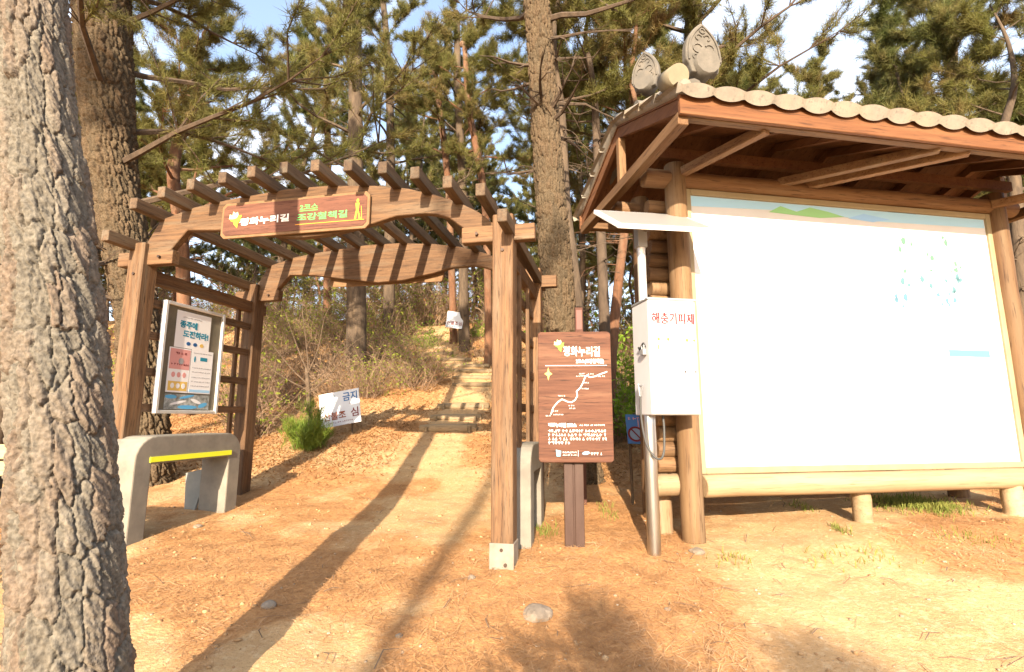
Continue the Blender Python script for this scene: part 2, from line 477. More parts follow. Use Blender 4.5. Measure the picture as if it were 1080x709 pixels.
# pebbles and clods
ico = np.array([(1, 0, 0), (-1, 0, 0), (0, 1, 0), (0, -1, 0), (0, 0, 1), (0, 0, -1), (.6, .6, .6), (-.6, .6, .6), (.6, -.6, .6), (-.6, -.6, .6), (.6, .6, -.6), (-.6, .6, -.6), (.6, -.6, -.6), (-.6, -.6, -.6)], float)
icf = np.array([(0, 6, 8), (0, 8, 12), (0, 12, 10), (0, 10, 6), (1, 9, 7), (1, 13, 9), (1, 11, 13), (1, 7, 11), (2, 7, 6), (2, 6, 10), (2, 10, 11), (2, 11, 7), (3, 8, 9), (3, 12, 8), (3, 13, 12), (3, 9, 13), (4, 6, 7), (4, 7, 9), (4, 9, 8), (4, 8, 6), (5, 10, 12), (5, 11, 10), (5, 13, 11), (5, 12, 13)])
def crumbs(n_try, smin, smax, pw, dens, name, m, label, cat):
    x, y = scatter(n_try, -6, 6.5, 2.3, 9, dens)
    n = len(x)
    sz = smin + (smax - smin) * RNG.random(n) ** pw
    v = ico[None] * sz[:, None, None] * (.7 + .5 * RNG.random((n, 14, 1))) * np.stack([.7 + .6 * RNG.random(n), .7 + .5 * RNG.random(n), .45 + .4 * RNG.random(n)], -1)[:, None]
    an = RNG.random(n) * 6.28
    ca, sa = np.cos(an)[:, None], np.sin(an)[:, None]
    v = np.stack([v[..., 0] * ca - v[..., 1] * sa, v[..., 0] * sa + v[..., 1] * ca, v[..., 2]], -1)
    v = v + np.stack([x, y, G(x, y) + sz * .15], -1)[:, None]
    o = np_mesh(name, v.reshape(-1, 3), (icf[None] + (np.arange(n) * 14)[:, None, None]).reshape(-1, 3), m)
    tag(o, label, cat, kind='stuff')
crumbs(3500, .003, .014, 5, lambda x, y: np.where(np.abs(x) < y * 1.1, .35 + .5 * (fbm(x * 2, y * 2, 55, 2) > .55), 0), 'pebbles', pebble_m, 'small pale pebbles scattered over the sandy ground', 'pebbles')
crumbs(6500, .003, .020, 5, lambda x, y: np.where(np.abs(x) < y * 1.1, .15 + .85 * (fbm(x * 1.5 + 9, y * 1.5, 57, 3) > .52), 0), 'soil_crumbs', mat('soil_crumb', (.40, .25, .12), (.27, .15, .07), (5, 5, 5), .95, c3=(.46, .31, .17)), 'crumbs of dry orange soil lying loose on the ground', 'soil')

x, y = scatter(900, -6, 6.5, 2.3, 9, lambda x, y: np.where(np.abs(x) < y * 1.1, .45, 0))
o = strips(x, y, .16, .006, .015, .25, 'fallen_twigs', mat('grey_twig', (.20, .14, .09), (.11, .075, .05), (6, 6, 6), .9), .3)
tag(o, 'short dry twigs lying loose on the sandy ground', 'twigs', kind='stuff')
# grass
def blades(pts, h, name):
    n = len(pts); p = np.array(pts)
    a = RNG.random(n) * 6.28; hh = h * (.5 + RNG.random(n))
    l = (RNG.random((n, 2)) - .5) * 1.2 * hh[:, None]
    z = G(p[:, 0], p[:, 1])
    wv = np.stack([np.cos(a), np.sin(a), a * 0], -1) * .004
    b0 = np.stack([p[:, 0], p[:, 1], z - .01], -1)
    m1 = b0 + np.stack([l[:, 0] * .35, l[:, 1] * .35, hh * .6], -1)
    t1 = b0 + np.stack([l[:, 0], l[:, 1], hh], -1)
    v = np.stack([b0 - wv, b0 + wv, m1 + wv * .8, m1 - wv * .8, t1, t1], 1)[:, :5].reshape(-1, 3)
    b = np.arange(n)[:, None] * 5
    f = np.concatenate([b + np.array([[0, 1, 2]]), b + np.array([[0, 2, 3]]), b + np.array([[3, 2, 4]])])
    return np_mesh(name, v, f, grass_m)
gp = []
for (u, v_, su, sv, n) in ((955, 532, 45, 7, 1500), (845, 535, 12, 5, 80), (985, 536, 30, 6, 600), (885, 560, 9, 4, 60), (1030, 570, 40, 6, 90), (772, 590, 20, 5, 50), (575, 562, 14, 6, 110), (1060, 515, 30, 6, 500), (640, 540, 14, 6, 60), (900, 590, 60, 10, 60)):
    c = ground_hit(u, v_); e = ground_hit(u + su, v_); q = ground_hit(u, v_ + sv)
    rx = abs(e.x - c.x); ry = abs(c.y - q.y) + .03
    for i in range(n):
        gp.append((c.x + random.gauss(0, .5) * rx, c.y + random.gauss(0, .6) * ry))
o = blades(gp, .055, 'grass_tufts')
tag(o, 'short yellowish green grass in tufts on the soil', 'grass', kind='stuff')

# ------------------------------------------------------------------ entrance gate (pergola)
ga = R(11.3)
gate0 = at(531.5, 597, 3.95)
GZ = gate0.z - .03
gate = empty('entrance_gate', (gate0.x, gate0.y, GZ), -ga)
tag(gate, 'brown timber pergola gate with arched beams and a name board across the path', 'gate')
GM = Matrix.Translation((gate0.x, gate0.y, GZ)) @ Matrix.Rotation(-ga, 4, 'Z')
GI = GM.inverted()
def gl(u, v, yl=None, xl=None):
    """photo pixel on a local plane of the gate -> gate coordinates"""
    o = GI @ EYE; d = GI.to_3x3() @ ray(u, v)
    t = (yl - o.y) / d.y if yl is not None else (xl - o.x) / d.x
    return o + d * t
GWD, GD = 3.46, 1.53
PS = .165
zt0, zt1 = 2.50, 2.63
def gground(xl, yl):
    p = GM @ Vector((xl, yl, 0)); return g(p.x, p.y) - GZ
post_xy = ((0, 0), (-GWD, 0), (0, GD), (-GWD, GD))
for (px, py) in post_xy:
    b = gground(px, py) - .05
    if (px, py) == (0, 0): b = .0
    MB().box((px, py, (b + zt1 + .07) / 2), (PS, PS, zt1 + .07 - b)).build('post', gw['z'], gate, .008)
sh = MB().box((0, 0, .075), (PS + .016, PS + .016, .26)).build('post_shoe', mat('pale_post_shoe', (.25, .215, .175), (.19, .16, .125), (10, 10, 10), .8), gate, .004)
top_px = [(126, 256), (150, 243), (170, 232), (205, 219), (240, 211), (300, 200), (345, 196), (395, 196), (430, 199), (460, 206), (485, 214), (505, 224), (521, 236)]
bot_px = [(502, 254), (489, 241), (474, 230), (462, 226.5), (449, 225), (418, 228), (393, 236), (350, 247), (315, 251), (280, 248), (232, 243), (198, 243), (179, 246), (162, 256), (149, 275)]
tp = [gl(u, v, -.03) for u, v in top_px]; bp = [gl(u, v, -.03) for u, v in bot_px]
tp = [(p.x, p.z) for p in tp]; bp = [(p.x, p.z) for p in bp]
tp = [(-GWD + .0, zt1 - .01)] + [q for q in tp if -GWD + .05 < q[0] < -.05] + [(-.0, zt1 + .005)]
bp = [(-.0, zt1 - .12), (-.22, zt1 - .12)] + [q for q in bp if -GWD + .36 < q[0] < -.24] + [(-GWD + .22, zt1 - .12), (-GWD, zt1 - .12)]
arch = tp + bp
def arch_top(x): return float(np.interp(x, [q[0] for q in tp], [q[1] for q in tp]))
for (yl, sgn) in ((0, -1), (GD, 1)):
    MB().prism(arch, (0, yl - .035, 0), (1, 0, 0), (0, 0, 1), (0, .07, 0)).build('arched_beam', gw['x'], gate, .006)
    for ex in (0, -GWD):
        MB().box((ex + (-.05 if ex == 0 else .05), yl + .004, (zt0 + zt1) / 2 - .006), (.60, .085, zt1 - zt0)).build('tie_beam', gw['x'], gate, .005)
for ex in (0, -GWD):
    MB().box((ex, GD / 2 + .1, zt0 - .085), (.075, GD + .16, .13)).build('side_beam', gw['y'], gate, .006)
slat_px = [(111, 231), (137, 213), (167, 204), (198, 196), (232, 188), (263, 183), (297, 180), (330, 178), (365, 178), (401, 180), (436, 182), (471, 190), (506, 199), (529, 226)]
for (u, v) in slat_px:
    p = gl(u, v, -.36)
    zc = arch_top(max(min(p.x, 0), -GWD)) + .035
    if p.x < -GWD: zc = zt1 + .05
    if u > 500: zc = gl(u, v, -.36).z
    MB().box((p.x, GD / 2 - .02 + random.uniform(-.01, .01), zc), (.076, GD + .64, .10)).build('rafter', gw_raft, gate, .005)
bolt_m = mat('rusty_bolt', (.09, .06, .045), (.05, .035, .03), (40, 40, 40), .6, metal=.6)
for (bx_, by_, bz_) in [(px + q, py - .056, zt0 + .06) for (px, py) in post_xy for q in (-.22, .22) if -GWD - .1 < px + q < .1] + [(0, -PS / 2 - .004, zt0 - .10), (0, -PS / 2 - .004, .16), (.03, -PS / 2 - .012, .06), (-GWD, -PS / 2 - .004, zt0 - .10)]:
    MB().tube([(bx_, by_ - .008, bz_), (bx_, by_ + .012, bz_)], .013, 8).build('bolt', bolt_m, gate)
# lattices
for ex, inn in ((-GWD, 1), (0, -1)):
    for v in (315, 351, 391, 430):
        z = gl(140, v, xl=-GWD).z
        MB().box((ex + .015 * inn, GD / 2, z), (.04, GD - .03, .075)).build('lattice_bar', gw['y'], gate, .004)
    for yy in ((GD - .22,) if ex else (.5, .95)):
        z0 = 1.0
        MB().box((ex - .025 * inn, yy, 1.62), (.035, .05, 1.5 if ex else 1.6)).build('lattice_stile', gw['z'], gate, .004)

def text_bm(mb_parent, body, size, mtx, m, name='lettering', depth=.002, bold=0.0, width=None):
    """writing as one thin raised mesh; mtx maps text plane x, y to the parent's space (centred)"""
    cu = bpy.data.curves.new('t', 'FONT'); cu.body = body; cu.size = size; cu.extrude = depth; cu.offset = bold
    cu.align_x = 'CENTER'; cu.align_y = 'CENTER'; cu.resolution_u = 3
    ob = bpy.data.objects.new('t', cu); C.objects.link(ob)
    dg = bpy.context.evaluated_depsgraph_get()
    me = bpy.data.meshes.new_from_object(ob.evaluated_get(dg))
    bpy.data.objects.remove(ob)
    xs = [v.co.x for v in me.vertices]
    s = 1.0
    if width: s = width / (max(xs) - min(xs))
    cx = (max(xs) + min(xs)) / 2
    ys = [v.co.y for v in me.vertices]; cy = (max(ys) + min(ys)) / 2
    me.transform(mtx @ Matrix.Diagonal((s, 1, 1, 1)) @ Matrix.Translation((-cx, -cy, 0)))
    me.name = name
    me.materials.clear(); me.materials.append(m)
    o = bpy.data.objects.new(name, me); C.objects.link(o); o.parent = mb_parent
    return o
def face(o, ax, ay):
    """matrix with text x along ax, y along ay, at origin o"""
    ax = Vector(ax).normalized(); ay = Vector(ay).normalized(); az = ax.cross(ay)
    M = Matrix.Identity(4)
    for i in range(3):
        M[i][0] = ax[i]; M[i][1] = ay[i]; M[i][2] = az[i]; M[i][3] = Vector(o)[i]
    return M
def dec(M, polys, name, m, parent, t=.003):
    """thin flat printed shapes in the face's plane"""
    mb = MB()
    for poly in polys:
        mb.prism(poly, M @ Vector((0, 0, 0)), M.to_3x3() @ Vector((1, 0, 0)), M.to_3x3() @ Vector((0, 1, 0)), M.to_3x3() @ Vector((0, 0, t)))
    return mb.build(name, m, parent)
def rect(x0, y0, x1, y1): return [(x0, y0), (x1, y0), (x1, y1), (x0, y1)]
def line(pts, w_):
    out = []
    for (x0, y0), (x1, y1) in zip(pts, pts[1:]):
        d = math.hypot(x1 - x0, y1 - y0); nx_, ny_ = -(y1 - y0) / d * w_ / 2, (x1 - x0) / d * w_ / 2
        out.append([(x0 - nx_, y0 - ny_), (x1 - nx_, y1 - ny_), (x1 + nx_, y1 + ny_), (x0 + nx_, y0 + ny_)])
    return out
def scribble(x0, x1, y, h, seed, gap=.3):
    """a line of writing too small to read: short strokes as words"""
    r = random.Random(seed); out = []; x = x0
    while x < x1:
        wv = h * r.uniform(.6, 1.0)
        for k in range(r.randint(1, 2)):
            yy = y + r.uniform(-.35, .35) * h
            out.append(rect(x, yy - h * .1, min(x + wv, x1), yy + h * .1))
        xx = x + wv * r.uniform(.2, .8)
        out.append(rect(xx - h * .09, y - h * .45, xx + h * .09, y + h * .45))
        x += wv + h * .22 + (h * .5 if r.random() < gap else 0)
    return out
def ell(cx, cy, rx, ry, n=20, a0=0, a1=6.2832, rot=0):
    ps = []
    for i in range(n):
        a = a0 + (a1 - a0) * i / n
        px, py = rx * math.cos(a), ry * math.sin(a)
        ps.append((cx + px * math.cos(rot) - py * math.sin(rot), cy + px * math.sin(rot) + py * math.cos(rot)))
    return ps
def leafbird(cx, cy, s):
    """the trail's leaf mark: a spread leaf above a curved leaf"""
    up = [(-.55, .15), (-.5, .55), (-.25, .42), (-.2, .78), (.02, .6), (.2, .72), (.3, .45), (.15, .2), (-.1, .12)]
    dn = [(-.45, .02), (-.2, .12), (.1, .18), (.35, .4), (.62, .42), (.5, .18), (.6, .05), (.42, -.05), (.28, -.3), (.25, -.65), (-.05, -.35), (-.15, -.1)]
    f_ = lambda q: [(cx + s * x_, cy + s * y_) for x_, y_ in q]
    return f_(up), f_(dn)

# name board on the front beam
yl = -.052
q = [gl(u, v, yl) for u, v in ((234, 217), (391, 202), (391, 243.5), (237, 251))]
sx0 = (q[0].x + q[3].x) / 2; sx1 = (q[1].x + q[2].x) / 2
sz0 = (q[2].z + q[3].z) / 2; sz1 = (q[0].z + q[1].z) / 2
print('gate sign', sx0, sx1, sz0, sz1, [tuple(round(a, 3) for a in k) for k in q])
sw_, sh_ = sx1 - sx0, sz1 - sz0
SM = face(((sx0 + sx1) / 2, yl - .022, (sz0 + sz1) / 2), (1, 0, 0), (0, 0, 1))
def notched(wd, hd, c, r=0.0):
    a, b = wd / 2 - r, hd / 2 - r
    return [(-a + c, -b), (a - c, -b), (a - c, -b + c), (a, -b + c), (a, b - c), (a - c, b - c), (a - c, b), (-a + c, b), (-a + c, b - c), (-a, b - c), (-a, -b + c), (-a + c, -b + c)]
def chamfer(wd, hd, c):
    a, b = wd / 2, hd / 2
    return [(-a + c, -b), (a - c, -b), (a, -b + c), (a, b - c), (a - c, b), (-a + c, b), (-a, b - c), (-a, -b + c)]
for yy, back in ((yl, False), (GD + .05, True)):
    nv = Vector((0, -1, 0)) if not back else Vector((0, 1, 0))
    zc = (sz0 + sz1) / 2 - (.03 if back else 0)
    o_ = Vector(((sx0 + sx1) / 2 + (.1 if back else 0), yy, zc))
    sb = MB().prism(chamfer(sw_, sh_, .035), o_, (1, 0, 0), (0, 0, 1), nv * .022).build('name_board', sign_edge, gate, .003)
    MB().prism(chamfer(sw_ - .05, sh_ - .05, .03), o_ + nv * .0225, (1, 0, 0), (0, 0, 1), nv * .004).build('board_panel', sign_wood2, sb)
    if not back:
        FM = face(o_ + nv * .0268, (1, 0, 0), (0, 0, 1))
        W, H = sw_, sh_
        up, dn = leafbird(-.40 * W, -.01 * H, .33 * H)
        dec(FM, [up], 'leaf_mark', ink_pale, sb, .002); dec(FM, [dn], 'leaf_mark', ink_yellow, sb, .002)
        text_bm(sb, '평화누리길', .22 * H, FM @ Matrix.Translation((-.195 * W, -.06 * H, 0)) @ Matrix.Rotation(R(1), 4, 'Z'), ink_white, bold=.0018, width=.34 * W)
        text_bm(sb, '2코스', .17 * H, FM @ Matrix.Translation((.105 * W, .20 * H, 0)), ink_green, bold=.0005, width=.12 * W)
        dec(FM, [rect(.045 * W, .088 * H, .165 * W, .102 * H)], 'underline', ink_green, sb, .002)
        text_bm(sb, '조강철책길', .21 * H, FM @ Matrix.Translation((.195 * W, -.075 * H, 0)), ink_green, bold=.001, width=.33 * W)
        fx, fy = .425 * W, .0
        hk = [ell(fx, fy + .25 * H, .035 * H, .05 * H, 12), [(fx - .06 * H, fy + .19 * H), (fx + .05 * H, fy + .19 * H), (fx + .03 * H, fy - .02 * H), (fx - .035 * H, fy - .02 * H)], [(fx - .04 * H, fy - .01 * H), (fx, fy - .01 * H), (fx - .03 * H, fy - .25 * H), (fx - .08 * H, fy - .25 * H)], [(fx, fy - .01 * H), (fx + .03 * H, fy - .01 * H), (fx + .10 * H, fy - .25 * H), (fx + .05 * H, fy - .25 * H)]]
        hk += line([(fx + .10 * H, fy + .1 * H), (fx + .13 * H, fy - .26 * H)], .012 * H)
        hk.append(rect(.02 * W, -.275 * H, .47 * W, -.262 * H))
        dec(FM, hk, 'hiker_figure', ink_orange, sb, .002)

# notice case on the left lattice
xl = -GWD + .07
q = [gl(u, v, xl=xl) for u, v in ((170, 317), (235, 331), (227, 436), (163, 437))]
print('case', [tuple(round(a, 3) for a in k) for k in q])
cy0 = (q[0].y + q[3].y) / 2; cy1 = (q[1].y + q[2].y) / 2
cz0 = (q[2].z + q[3].z) / 2; cz1 = (q[0].z + q[1].z) / 2
cc = GM @ Vector((xl, (cy0 + cy1) / 2, (cz0 + cz1) / 2))
case = empty('notice_case', cc, -ga)
tag(case, 'glazed notice case with a pale metal frame and posters inside, hung on the timber lattice', 'notice board')
cw, ch = cy1 - cy0, cz1 - cz0
MB().box((0, 0, 0), (.02, cw - .03, ch - .03)).build('backing', glass_dull, case)
fr = MB(); t_ = .032
for sy in (-1, 1): fr.box((.012, sy * (cw / 2 - t_ / 2), 0), (.05, t_, ch))
for sz_ in (-1, 1): fr.box((.012, 0, sz_ * (ch / 2 - t_ / 2)), (.046, cw - 2 * t_ - .001, t_))
fr.build('frame', alu, case, .004)
CM = face((.0115, 0, 0), (0, 1, 0), (0, 0, 1))
def poster(x0, y0, x1, y1, m, name='poster', t=.002):
    return dec(CM, [[(cw * x0, ch * y0), (cw * x1, ch * (y0 - .0)), (cw * x1, ch * y1), (cw * x0, ch * y1)]], name, m, case, t)
P1 = poster(-.30, .10, .27, .44, paper)
CT = lambda a, b, z=.0025: CM @ Matrix.Translation((cw * a, ch * b, z))
text_bm(P1, '종주에', ch * .07, CT(-.10, .32), ink_teal, bold=.003, width=cw * .28, depth=.001)
text_bm(P1, '도전하라!', ch * .07, CT(.03, .235), ink_teal, bold=.003, width=cw * .42, depth=.001)
for a, m in ((-.08, ink_blue), (.03, ink_blue), (.14, ink_amber)):
    dec(CM @ Matrix.Translation((cw * a, ch * .145, .002)), [ell(0, 0, cw * .035, ch * .018, 12)], 'badge', m, P1, .001)
dec(CM @ Matrix.Translation((0, 0, .002)), scribble(-.2 * cw, .1 * cw, ch * .385, ch * .015, 3), 'small_print', ink_grey, P1, .001)
P2 = poster(-.36, -.31, -.02, .095, paper)
dec(CM @ Matrix.Translation((0, 0, .002)), [rect(-.345 * cw, -.10 * ch, -.03 * cw, .085 * ch)], 'pink_panel', ink_pink, P2, .001)
dec(CM @ Matrix.Translation((0, 0, .0035)), scribble(-.26 * cw, -.09 * cw, .045 * ch, ch * .025, 5) + scribble(-.32 * cw, -.06 * cw, -.055 * ch, ch * .02, 6), 'small_print', ink_red, P2, .001)
dec(CM @ Matrix.Translation((0, 0, .0035)), [ell(-.17 * cw, -.025 * ch, .04 * cw, .03 * ch, 12)], 'head_icon', ink_grey, P2, .001)
dec(CM @ Matrix.Translation((0, 0, .002)), [rect(-.335 * cw, -.295 * ch, -.04 * cw, -.21 * ch)], 'amber_panel', ink_amber, P2, .001)
dec(CM @ Matrix.Translation((0, 0, .002)), [ell(-.27 * cw + i * .085 * cw, -.15 * ch, .03 * cw, .025 * ch, 10) for i in range(3)], 'face_icon', ink_pink, P2, .001)
dec(CM @ Matrix.Translation((0, 0, .0035)), [ell(-.27 * cw + i * .085 * cw, -.25 * ch, .03 * cw, .025 * ch, 10) for i in range(3)], 'face_icon', paper, P2, .001)
P3 = poster(-.012, -.31, .36, .10, paper)
dec(CM @ Matrix.Translation((0, 0, .002)), [rect(0, -.30 * ch, .35 * cw, -.275 * ch)], 'blue_band', ink_skyblue, P3, .001)
dec(CM @ Matrix.Translation((0, 0, .002)), sum([scribble(.02 * cw, .33 * cw, ch * yy, ch * .012, int(100 + yy * 100)) for yy in (.07, -.07, -.11, -.16, -.20, -.24)], []), 'small_print', ink_grey, P3, .001)
dec(CM @ Matrix.Translation((0, 0, .002)), [ell(.05 * cw, .01 * ch, .015 * cw, .03 * ch, 10), rect(.14 * cw, .0, .26 * cw, .035 * ch)], 'teal_mark', ink_teal, P3, .001)
P4 = poster(-.36, -.46, .36, -.325, mat('faded_poster', (.42, .44, .42), (.12, .13, .12), (22, 22, 22), .6))
dec(CM @ Matrix.Translation((0, 0, .002)), [ell(-.27 * cw, -.35 * ch, .09 * cw, .018 * ch, 12), ell(-.02 * cw, -.345 * ch, .12 * cw, .012 * ch, 12, rot=.2), ell(.0 * cw, -.44 * ch, .16 * cw, .018 * ch, 12), ell(.25 * cw, -.42 * ch, .08 * cw, .02 * ch, 12, rot=.3)], 'blue_shape', mat('poster_blue', (.10, .36, .62), rough=.6), P4, .001)
dec(CM @ Matrix.Translation((0, 0, .002)), [ell(-.15 * cw, -.40 * ch, .13 * cw, .012 * ch, 12, rot=.2), ell(.13 * cw, -.385 * ch, .09 * cw, .016 * ch, 12, rot=-.3)], 'white_shape', paper, P4, .001)

# concrete benches: an inverted U of concrete with a reflective strip under the top
def make_bench(xl, y0, y1, zg, rz, label, strip=True):
    Lb = y1 - y0
    hh = .80
    b = empty('concrete_bench', GM @ Vector((xl, (y0 + y1) / 2, zg)), -ga + rz)
    tag(b, label, 'bench', 'concrete frames beside the gate')
    a = Lb / 2; r_ = .20
    outer = [(-a, -.1), (-a, hh - r_)] + [(-a + r_ - r_ * math.cos(k * math.pi / 12), hh - r_ + r_ * math.sin(k * math.pi / 12)) for k in range(1, 6)] + [(-a + r_, hh)] + [(a - r_, hh)] + [(a - r_ + r_ * math.sin(k * math.pi / 12), hh - r_ + r_ * math.cos(k * math.pi / 12)) for k in range(1, 6)] + [(a, hh - r_), (a, -.1)]
    lw = .17
    inner = [(a - lw, -.1), (a - lw, hh - .24), (-a + lw, hh - .24), (-a + lw, -.1)]
    MB().prism(outer + inner, (-.32, 0, 0), (0, 1, 0), (0, 0, 1), (.32, 0, 0)).build('concrete_frame', concrete, b, .012, seg=2)
    if strip: MB().box((.004, 0, hh - .20), (.012, Lb - 2 * lw + .05, .045)).build('yellow_strip', yellow, b)
    return b
q0 = gl(133, 566, xl=-GWD + .35); q1 = gl(249, 538, xl=-GWD + .35)
print('bench', q0, q1)
make_bench(-GWD + .35, q0.y, q1.y, (q0.z + q1.z) / 2, 0, 'grey concrete frame bench with a bright yellow strip, by the notice case')
make_bench(.14, .38, 1.14, gground(.1, .5), 0, 'grey concrete frame bench half hidden behind the right gate post', False)
pp = GM @ gl(200, 538, xl=-GWD - .05)
lp = empty('leaning_panel', (pp.x, pp.y, g(pp.x, pp.y)), -.25)
MB().prism([(-.07, 0), (.06, -.02), (.11, .42), (-.16, .36)], (0, 0, 0), (1, 0, 0), (0, .18, .98), (0, .02, -.004)).build('panel', mat('pale_panel', (.20, .20, .18), (.15, .155, .14), (6, 6, 6), .7), lp)
tag(lp, 'pale tapered panel leaning behind the leg of the yellow striped concrete bench', 'panel')

# ------------------------------------------------------------------ map shelter
ka = R(10.3)
k0 = at(732, 572, 4.45)
KZ = k0.z
KM = Matrix.Translation((k0.x, k0.y, KZ)) @ Matrix.Rotation(ka, 4, 'Z')
KI = KM.inverted()
ko = empty('map_shelter', (k0.x, k0.y, KZ), ka)
tag(ko, 'log framed map board with a tiled gable roof on the right', 'information shelter')
def kl(u, v, yl):
    o = KI @ EYE; d = KI.to_3x3() @ ray(u, v)
    return o + d * ((yl - o.y) / d.y)
KWD = 3.60
bz0 = kl(745, 500, 0).z; bz1 = kl(727, 200, 0).z
print('board z', bz0, bz1, 'kz', KZ)
PR_ = .095
zc_top = bz1 + .085
def log(pts, r_, name, m, par, n=18, ends=True, wob=.004, steps=10):
    a, b = Vector(pts[0]), Vector(pts[1])
    P = [a.lerp(b, i / steps) + Vector((random.uniform(-1, 1), random.uniform(-1, 1), random.uniform(-1, 1))) * wob for i in range(steps + 1)]
    rr = [r_ * (1 + random.uniform(-.02, .02)) for _ in P]
    P = [a + (a - b).normalized() * 0] + P[1:]
    P2 = [P[0] + (P[1] - P[0]).normalized() * -.008] + P + [P[-1] + (P[-1] - P[-2]).normalized() * .008]
    rr = [r_ * .9] + rr + [r_ * .9]
    return MB().tube(P2, rr, n).build(name, m, par, smooth=True)
kx = {}
log([(0, 0, -.1), (0, 0, zc_top + .13)], PR_, 'post', kw_post, ko)
zr = bz0 - .095
log([(KWD, 0, -.05), (KWD, 0, zc_top + .13)], PR_, 'post', kw['z'], ko)
log([(3.27, -.02, -.1), (3.27, -.02, zr)], .085, 'stub_post', kw_rail, ko)
log([(1.72, .09, -.12), (1.72, .09, zr)], .08, 'stub_post', kw_rail, ko)
log([(-.12, .30, -.1), (-.12, .30, bz0)], .08, 'stub_post', kw_low, ko)
for (xx, yy) in ((0, .75), (KWD, .75)):
    log([(xx, yy, -.15), (xx, yy, zc_top + .13)], PR_, 'rear_post', kw['z'], ko)
log([(PR_, -.03, zr), (KWD - .06, -.03, zr)], .093, 'bottom_rail', kw_rail, ko)
log([(-.30, .10, zr), (-PR_ + .02, .10, zr)], .093, 'bottom_rail', kw_rail, ko)
log([(-.30, .015, zc_top), (KWD + .25, .015, zc_top)], .085, 'top_beam', kw['x'], ko)
log([(-.30, .75, zc_top), (KWD + .25, .75, zc_top)], .085, 'top_beam', kw['x'], ko)
z = zr + .16
while z < zc_top - .11:
    log([(-.20 + random.uniform(-.02, .02), .19, z), (KWD + .12, .19, z)], .068, 'wall_log', kw['x'] if random.random() < .35 else kw_post, ko, 14)
    z += .132
bm_ = mat('board_face', (.60, .60, .62), (.56, .57, .59), (3, 3, 3), .45)
bx0, bx1 = PR_ - .01, KWD - PR_ + .01
MB().box(((bx0 + bx1) / 2, .02, (bz0 + bz1) / 2), (bx1 - bx0 - .01, .03, bz1 - bz0 - .012)).build('map_panel', bm_, ko)
frm = MB(); t_ = .055
frm_m = mat('cream_frame', (.29, .235, .145), (.25, .20, .115), (5, 5, 5), .55)
for xx in (bx0 + t_ / 2, bx1 - t_ / 2): frm.box((xx, -.004, (bz0 + bz1) / 2), (t_, .034, bz1 - bz0 - .002))
for zz in (bz0 + t_ / 2, bz1 - t_ / 2): frm.box(((bx0 + bx1) / 2, -.004, zz), (bx1 - bx0 - 2 * t_ - .001, .032, t_))
frm.build('board_frame', frm_m, ko, .005)
BM = face(((bx0 + bx1) / 2, .0045, (bz0 + bz1) / 2), (1, 0, 0), (0, 0, 1))
bw, bh = bx1 - bx0 - 2 * t_, bz1 - bz0 - 2 * t_
def bxy(u, v):
    p = kl(u, v, 0); return (p.x - (bx0 + bx1) / 2, p.z - (bz0 + bz1) / 2)
hb = bh / 2 - .004
dec(BM, [[(-bw / 2 + .01, hb), (-bw / 2 + .01, hb - .10), (-.3, hb - .06), (.2, hb - .11), (bw / 2 - .01, hb - .09), (bw / 2 - .01, hb)]], 'sky_print', ink_skyblue, ko, .002)
BM2 = BM @ Matrix.Translation((0, 0, .0022))
dec(BM2, [[(-.85, hb - .10), (-.72, hb - .03), (-.55, hb - .075), (-.4, hb - .02), (-.2, hb - .05), (-.02, hb - .09), (-.3, hb - .12)]], 'hill_print', ink_palegreen, ko, .002)
dec(BM2, [[(.02, hb - .10), (.2, hb - .04), (.5, hb - .08), (.3, hb - .12)]], 'sea_print', ink_blue_soft, ko, .002)
mp = []; mp2 = []; mp3 = []
r = random.Random(4)
for i in range(34):
    u, v = r.uniform(945, 1015), r.uniform(250, 325)
    x_, y_ = bxy(u, v); s_ = r.uniform(.015, .04)
    pl = [(x_ + s_ * math.cos(a) * r.uniform(.4, 1), y_ + 1.3 * s_ * math.sin(a) * r.uniform(.4, 1)) for a in np.linspace(0, 6.28, 8)[:-1]]
    (mp if v < 290 else mp2 if v < 310 else mp3).append(pl)
dec(BM, mp, 'map_print', flat('map_green', (.09, .18, .14)), ko, .0015)
dec(BM, mp2, 'map_print', flat('map_teal', (.08, .17, .20)), ko, .0015)
dec(BM, mp3, 'map_print', flat('map_cyan', (.08, .17, .23)), ko, .0015)
x0_, y0_ = bxy(1002, 376); x1_, y1_ = bxy(1044, 370)
dec(BM, [rect(x0_, y0_, x1_, y1_)], 'blue_print', flat('print_cyan', (.09, .20, .28)), ko, .0015)
bl = []
for (u0, v0, u1, v1) in ((747, 398, 760, 407), (938, 226, 966, 233), (752, 243, 772, 248)):
    a = bxy(u0, v1); b = bxy(u1, v0); bl += line([a, (b[0], a[1]), b, (a[0], b[1]), a], .008)
    bl += scribble(a[0] + .02, b[0] - .02, (a[1] + b[1]) / 2, .02, int(u0))
dec(BM, bl, 'caption_print', flat('print_blue', (.06, .14, .25)), ko, .0015)
dec(BM, [rect(*bxy(782, 433), *bxy(791, 432)), rect(*bxy(905, 465), *bxy(913, 464)), rect(*bxy(875, 470), *bxy(888, 469)), rect(*bxy(832, 459), *bxy(836, 458))], 'route_print', flat('route_yellow', (.20, .19, .12)), ko, .0015)

